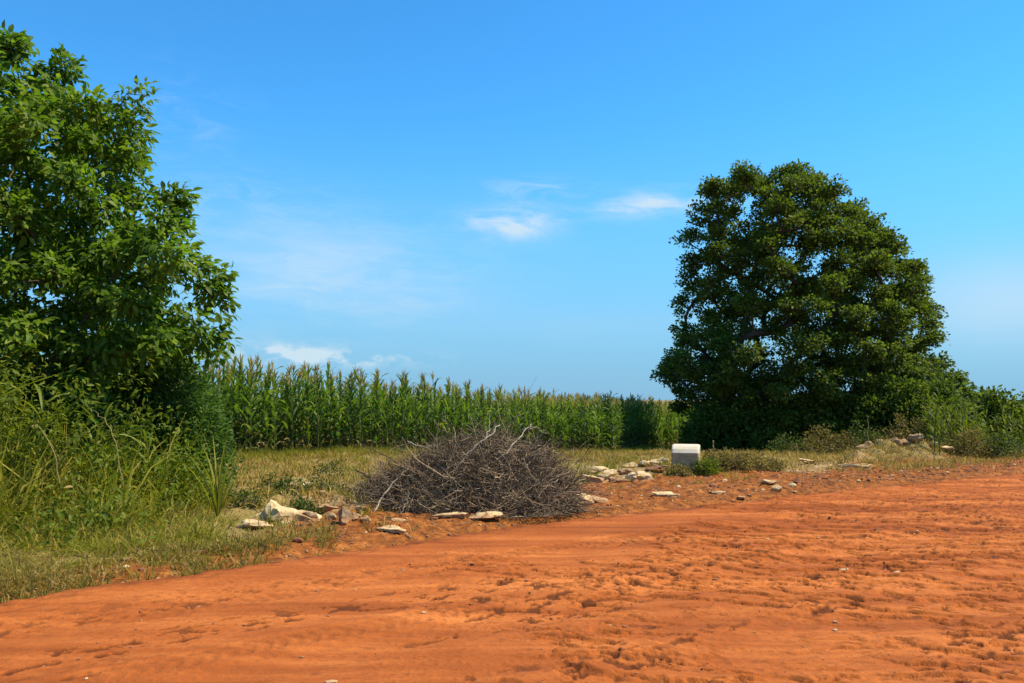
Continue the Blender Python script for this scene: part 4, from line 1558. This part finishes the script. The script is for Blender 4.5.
g = Geo()
for sd, sz_, ps in ((8, (0.36, 0.28, 0.25), (0.02, 0.02, 0.02)), (14, (0.17, 0.18, 0.27), (-0.10, 0.02, 0.05)), (19, (0.34, 0.22, 0.15), (0.26, -0.02, 0.0)), (23, (0.16, 0.15, 0.13), (-0.26, -0.03, 0.0)), (31, (0.14, 0.12, 0.10), (0.06, -0.17, 0.02)), (37, (0.10, 0.09, 0.07), (0.45, -0.03, -0.02))):
    me_ = stone_mesh(sd, sz_, 0.42, 3, 0.45)
    v_ = np.array([v.co[:] for v in me_.vertices])
    v_ = v_ + np.array(ps)
    g.add(v_, None, [list(p.vertices) for p in me_.polygons])
    bpy.data.meshes.remove(me_)
o = obj('rock', g.mesh('rock', [MAT['limestone']], False))
o.location = (at(282, 10.35), 10.45, gz(at(282, 10.35), 10.45))
tag(o, 'big jagged cream limestone rock with pointed peak left of the twig heap', 'rock')
stone(252, 528, 34, 9, 'low cream limestone slab touching the left end of the jagged rock', deep=0.5)
stone(158, 548, 15, 5, 'small pale stone lying in the green grass at the road edge')
stone(392, 531, 32, 6, 'flat cream stone slab on the red soil, left of the other flat slabs', deep=0.7, rz=8)
stone(398, 527, 16, 3, 'thin small chip of pale stone just above the flat slab', deep=0.6)
stone(446, 525, 40, 5, 'long flat white slab with a notched edge in front of the twig heap', deep=0.5, rz=-4)
stone(486, 520, 30, 10, 'cream stone with a cracked end at the front foot of the twig heap', deep=0.6)
stone(503, 521, 12, 7, 'brown broken lump beside the cracked cream stone', 'brown_stone')
stone(346, 521, 16, 16, 'upright grey-brown stone left of the twig heap', 'grey_stone')
stone(326, 512, 20, 10, 'brown stone in the rubble between the jagged rock and the upright stone', 'brown_stone')
stone(312, 519, 18, 8, 'dark lump of rubble behind the right end of the jagged rock', 'grey_stone')
stone(362, 513, 14, 8, 'tan stone tucked between upright stone and twig heap', 'brown_stone')
stone(349, 499, 24, 6, 'flat cream stone behind the upright stone, against the twigs', deep=0.6)
stone(300, 487, 30, 6, 'long pale weathered stone lying in the dry grass', 'limestone', deep=0.5)
stone(262, 490, 12, 5, 'small tan stone on the bare patch near the tall weeds', 'brown_stone')
stone(372, 476, 16, 5, 'small pale stone in the dry grass left of the twig heap crest', 'brown_stone')
for a in [(574, 502, 34, 10, 'cream rubble piece leaning at the right foot of the twig heap', 'limestone'),
          (566, 511, 22, 7, 'small tan rubble piece at the right foot of the twig heap', 'brown_stone'),
          (598, 506, 20, 7, 'brown clod at the end of the rubble right of the twig heap', 'brown_stone'),
          (586, 512, 12, 6, 'dark red clod by the rubble right of the twig heap', 'red_clod')]:
    stone(*a)
row = [(588, 481, 24, 9, 'cream stone nearest the twig heap in the row behind the red soil'),
       (603, 480, 18, 9, 'angular cream stone second in the row behind the red soil'),
       (617, 482, 18, 8, 'tan stone in the middle of the row behind the red soil', 'brown_stone'),
       (630, 481, 16, 8, 'pale stone fourth in the row behind the red soil'),
       (642, 480, 22, 11, 'bright chunky stone at the block end of the row behind the red soil'),
       (596, 473, 20, 7, 'half-buried pale stone just behind the start of the row', 'limestone'),
       (625, 474, 16, 6, 'small tan stone just behind the middle of the row', 'brown_stone'),
       (611, 474, 13, 6, 'small cream stone wedged at the back of the row')]
for a in row:
    stone(*a, group='row of stones behind the red soil')
for a in [(634, 465, 18, 7, 'leftmost stone of the pale heap left of the concrete block'),
          (646, 464, 20, 11, 'wide stone in the middle of the pale heap left of the concrete block'),
          (658, 463, 18, 15, 'topmost rounded stone of the pale heap left of the concrete block'),
          (667, 466, 14, 12, 'stone of the pale heap touching the concrete block'),
          (652, 467, 16, 8, 'small stone at the front of the pale heap left of the concrete block')]:
    stone(*a, d=18.6, group='pale stones left of the block')
stone(656, 478, 26, 8, 'dark lump of earth in the shade left of the concrete block', 'red_clod', d=17.0)
stone(643, 508, 14, 7, 'dark clod of earth alone on the red soil near the road edge', 'red_clod')
stone(662, 496, 26, 5, 'thin pale stone flake on the red soil below the concrete block', deep=0.5, rz=-8)
stone(674, 500, 14, 4, 'small tan flake beside the thin pale flake', 'limestone', deep=0.5)
stone(719, 496, 18, 4, 'flat pale stone on red soil below the dry weeds', deep=0.6)
stone(738, 495, 8, 4, 'tiny pale stone right of the flat pale stone on red soil')
stone(774, 490, 9, 7, 'small bright stone standing on the soil right of the dry weeds')
stone(768, 484, 14, 4, 'pale stone just behind the small bright standing stone')
stone(807, 467, 14, 6, 'smooth white stone on the verge before the domed tree')
stone(847, 467, 38, 5, 'long thin cream slab lying along the verge before the domed tree', deep=0.3, rz=3)
stone(832, 466, 16, 4, 'short brown slab left of the long thin cream slab', 'brown_stone', deep=0.5)
for px, py, w_, h_, lab, mt in [(866, 456, 18, 10, 'tan rubble block at the left end of the rubble bank', 'brown_stone'),
                                (880, 458, 14, 9, 'cream rubble block low on the rubble bank', 'limestone'),
                                (893, 452, 16, 9, 'brown rubble block high on the rubble bank', 'brown_stone'),
                                (914, 455, 15, 7, 'largest tan rubble block on the crest of the rubble bank', 'brown_stone'),
                                (931, 457, 8, 8, 'small white stone at the right end of the rubble bank', 'limestone'),
                                (945, 453, 12, 9, 'pale stone beyond the small white stone on the rubble bank', 'limestone'),
                                (903, 460, 12, 6, 'small brown stone in the dry grass on the front of the rubble bank', 'brown_stone')]:
    d = 21.4
    o = stone(px, py, w_, h_, lab, mt, d=d, group='rubble on the bank')
RUB = 'dark rubble between the jagged rock and the twig heap'
for px, py, w_, h_, lab, mt in [(334, 519, 12, 8, 'dark brown lump against the left side of the upright stone', 'grey_stone'),
                                (339, 508, 14, 8, 'brown lump behind the upright stone', 'brown_stone'),
                                (322, 504, 14, 6, 'dark rubble lump at the back of the rubble patch', 'grey_stone'),
                                (356, 519, 11, 7, 'small tan lump right of the upright stone', 'brown_stone'),
                                (303, 508, 13, 6, 'dark lump behind the slope of the jagged rock', 'grey_stone'),
                                (368, 520, 10, 6, 'small tan stone at the left toe of the twig heap', 'brown_stone'),
                                (330, 495, 16, 6, 'pale tan slab behind the rubble patch', 'brown_stone'),
                                (376, 541, 12, 5, 'dark red clod just below the flat cream slab', 'red_clod')]:
    stone(px, py, w_, h_, lab, mt, group=RUB)
# ------------------------------------------------------------------ weeds round the block and along the verge
weeds = [(677, 16.75, 0.46, 0.14, 'dry_leaf', 'low half-dry weed in front of the concrete block'),
         (704, 16.9, 0.55, 0.26, 'grass_weed', 'green weed hugging the right foot of the concrete block'),
         (714, 17.3, 0.55, 0.42, 'dry_leaf', 'half-dry weed just right of the concrete block'),
         (730, 17.4, 0.85, 0.40, 'dry_leaf', 'tangled brown weed heap right of the concrete block'),
         (748, 17.6, 0.80, 0.34, 'dry_leaf', 'grey withered weed at the end of the brown weed heap'),
         (768, 17.9, 0.60, 0.22, 'dry_leaf', 'low dry weed past the withered weed heap')]
for i, (px, d, wd, ht, mt, lab) in enumerate(weeds):
    bush('weed_plant', lab, px, d, wd, ht, MAT[mt], 0.060, 26, 44, 400 + i, 'weeds round the concrete block', z0=0.02, cat='weed', clr=0.10, wide=0.7)
scrub = [(788, 24.5, 1.3, 0.65, 'bush_leaf', 'low dark scrub plant on the shaded verge under the domed tree'),
         (816, 23.6, 1.3, 0.75, 'dry_leaf', 'brown scrub plant behind the smooth white stone'),
         (842, 23.4, 1.2, 0.70, 'dry_leaf', 'brown scrub plant behind the long thin cream slab'),
         (862, 23.5, 1.1, 0.9, 'bush_leaf', 'green scrub plant behind the left end of the rubble bank'),
         (905, 23.0, 1.3, 1.05, 'dry_leaf', 'half-dry scrub plant on the crest of the rubble bank'),
         (934, 22.6, 1.2, 0.9, 'bush_leaf', 'green scrub plant at the right end of the rubble bank'),
         (966, 21.6, 1.1, 0.75, 'dry_leaf', 'brown scrub plant at the foot of the leafy stalks'),
         (1000, 21.4, 1.1, 0.7, 'bush_leaf', 'green scrub plant at the road edge before the leafy stalks')]
for i, (px, d, wd, ht, mt, lab) in enumerate(scrub):
    bush('scrub_plant', lab, px, d, wd, ht, MAT[mt], 0.075, 34, 46, 420 + i, 'scrub before the domed tree', z0=0.02, cat='scrub plant', clr=0.15, wide=0.65)
low_weeds = [(318, 12.4, 0.5, 0.22), (292, 12.9, 0.5, 0.25), (338, 13.6, 0.6, 0.22), (372, 14.2, 0.5, 0.2), (276, 14.2, 0.6, 0.25), (330, 16.5, 0.8, 0.3), (250, 11.6, 0.5, 0.25), (306, 10.9, 0.4, 0.18)]
for i, (px, d, wd, ht) in enumerate(low_weeds):
    bush('ground_weed', 'small leafy weed low among the stones and dry grass left of the twig heap', px, d, wd, ht, MAT['bush_leaf'], 0.055, 16, 36, 440 + i, 'low weeds left of the heap', z0=0.01, cat='weed', clr=0.09, wide=0.6)
stick('dead_stalk', 'thin dead stalk standing upright in the scrub below the domed tree', 'stalk', None, [(at(866, 22.8), 22.8, gz(at(866, 22.8), 22.8)), (at(866, 22.8), 22.8, 0.7), (at(866.5, 22.8), 22.8, 1.15)], 0.012, 0.008, MAT['dry_stem'], 72)
stick('dead_stalk', 'short dry stalk standing just right of the concrete block', 'stalk', None, [(at(711, 17.5), 17.5, gz(at(711, 17.5), 17.5)), (at(711.5, 17.5), 17.5, 0.5), (at(712, 17.5), 17.5, 0.72)], 0.010, 0.013, MAT['dry_stem'], 73)

# ------------------------------------------------------------------ loose clods and chips
rs6 = np.random.default_rng(321)


def lumps(name, label, cat, mat, x, y, z, size, seed):
    g_ = Geo()
    pr = []
    for k in range(4):
        bm = bmesh.new()
        bmesh.ops.create_icosphere(bm, subdivisions=1, radius=1.0)
        for v in bm.verts:
            v.co *= 1 + 0.45 * mnoise.noise(v.co * 1.3 + Vector((seed + k * 7, k, 0)))
        bm.faces.ensure_lookup_table()
        pr.append((np.array([v.co[:] for v in bm.verts]), [], [[v.index for v in f.verts] for f in bm.faces]))
        bm.free()
    kk = rs6.integers(0, 4, len(x))
    for k in range(4):
        sel = kk == k
        n_s = sel.sum()
        if not n_s:
            continue
        M = rotz(rs6.uniform(0, 6.28, n_s)) * size[sel][:, None, None] * rs6.uniform(0.6, 1.3, (n_s, 1, 3))
        M[:, :, 2] *= 0.6
        g_.instance(pr[k], M, np.stack([x, y, z], -1)[sel])
    o = obj(name, g_.mesh(name, [mat], False))
    tag(o, label, cat, kind='stuff')


def road_at(x, y):
    """surface height of the road mesh at the nearest grid point"""
    u = u_of(x, y)
    s = s_of(x, y)
    i = np.clip(np.searchsorted(ru, u), 0, len(ru) - 1)
    j = np.clip(np.searchsorted(rs, s), 0, len(rs) - 1)
    return zr[j, i], clod_zone[j, i], lug_zone[j, i]


N = 20000
uu = rs6.uniform(-1, 22, N)
ss = rs6.uniform(1.2, 7.6, N)
x, y = xy_of(uu, ss)
zz, cz_, lz_ = road_at(x, y)
ok = rs6.uniform(0, 1, N) < 0.03 + 0.28 * cz_ + 0.06 * lz_
x, y, zz = x[ok], y[ok], zz[ok]
lumps('soil_crumbs', 'small crumbs of dry red earth scattered over the road', 'soil crumbs', MAT['red_clod'], x, y, zz + 0.002, rs6.gamma(1.6, 0.0032, len(x)) + 0.0025, 3)
N = 5000
uu = rs6.uniform(-2, 27, N)
ss = 7.75 + np.abs(rs6.normal(0, 1.5, N))
x, y = xy_of(uu, ss)
lumps('verge_clods', 'dark red clods of earth strewn over the roadside soil', 'clods', MAT['red_clod'], x, y, ground_z(x, y) + 0.004, rs6.gamma(1.8, 0.0075, N) + 0.004, 5)
N = 700
uu = rs6.uniform(-2, 26, N)
ss = 7.9 + np.abs(rs6.normal(0, 2.2, N))
x, y = xy_of(uu, ss)
lumps('stone_chips', 'small pale chips of stone strewn over the roadside soil', 'stone chips', MAT['limestone'], x, y, ground_z(x, y) + 0.004, rs6.gamma(1.6, 0.009, N) + 0.004, 7)
N = 46
uu = rs6.uniform(0, 14, N)
ss = rs6.uniform(1.6, 7.2, N)
x, y = xy_of(uu, ss)
zz, _, _ = road_at(x, y)
lumps('road_pebbles', 'few pale pebbles lying on the red road', 'pebbles', MAT['limestone'], x, y, zz + 0.004, rs6.gamma(2.0, 0.005, N) + 0.006, 9)
# litter of twigs and straw on the verge
g = Geo()
N = 2600
x = rs6.uniform(-5, 14, N)
y = rs6.uniform(8, 24, N)
s = s_of(x, y)
ok = (s > 8.0) & (s < 15) & (np.abs(x / y) < 0.75)
for xx, yy in zip(x[ok], y[ok]):
    a = rs6.uniform(0, 6.28)
    L = rs6.uniform(0.06, 0.28)
    t_ = np.linspace(-0.5, 0.5, 4)
    px_, py_ = xx + L * t_ * math.cos(a), yy + L * t_ * math.sin(a)
    pz = ground_z(px_, py_) + 0.012 + np.abs(rs6.normal(0, 0.02, 4))
    tube(g, np.stack([px_, py_, pz], -1), np.full(4, rs6.uniform(0.002, 0.005)), 3)
o = obj('twig_litter', g.mesh('twig_litter', [MAT['twig']]))
tag(o, 'loose bits of twig and straw littering the verge', 'litter', kind='stuff')
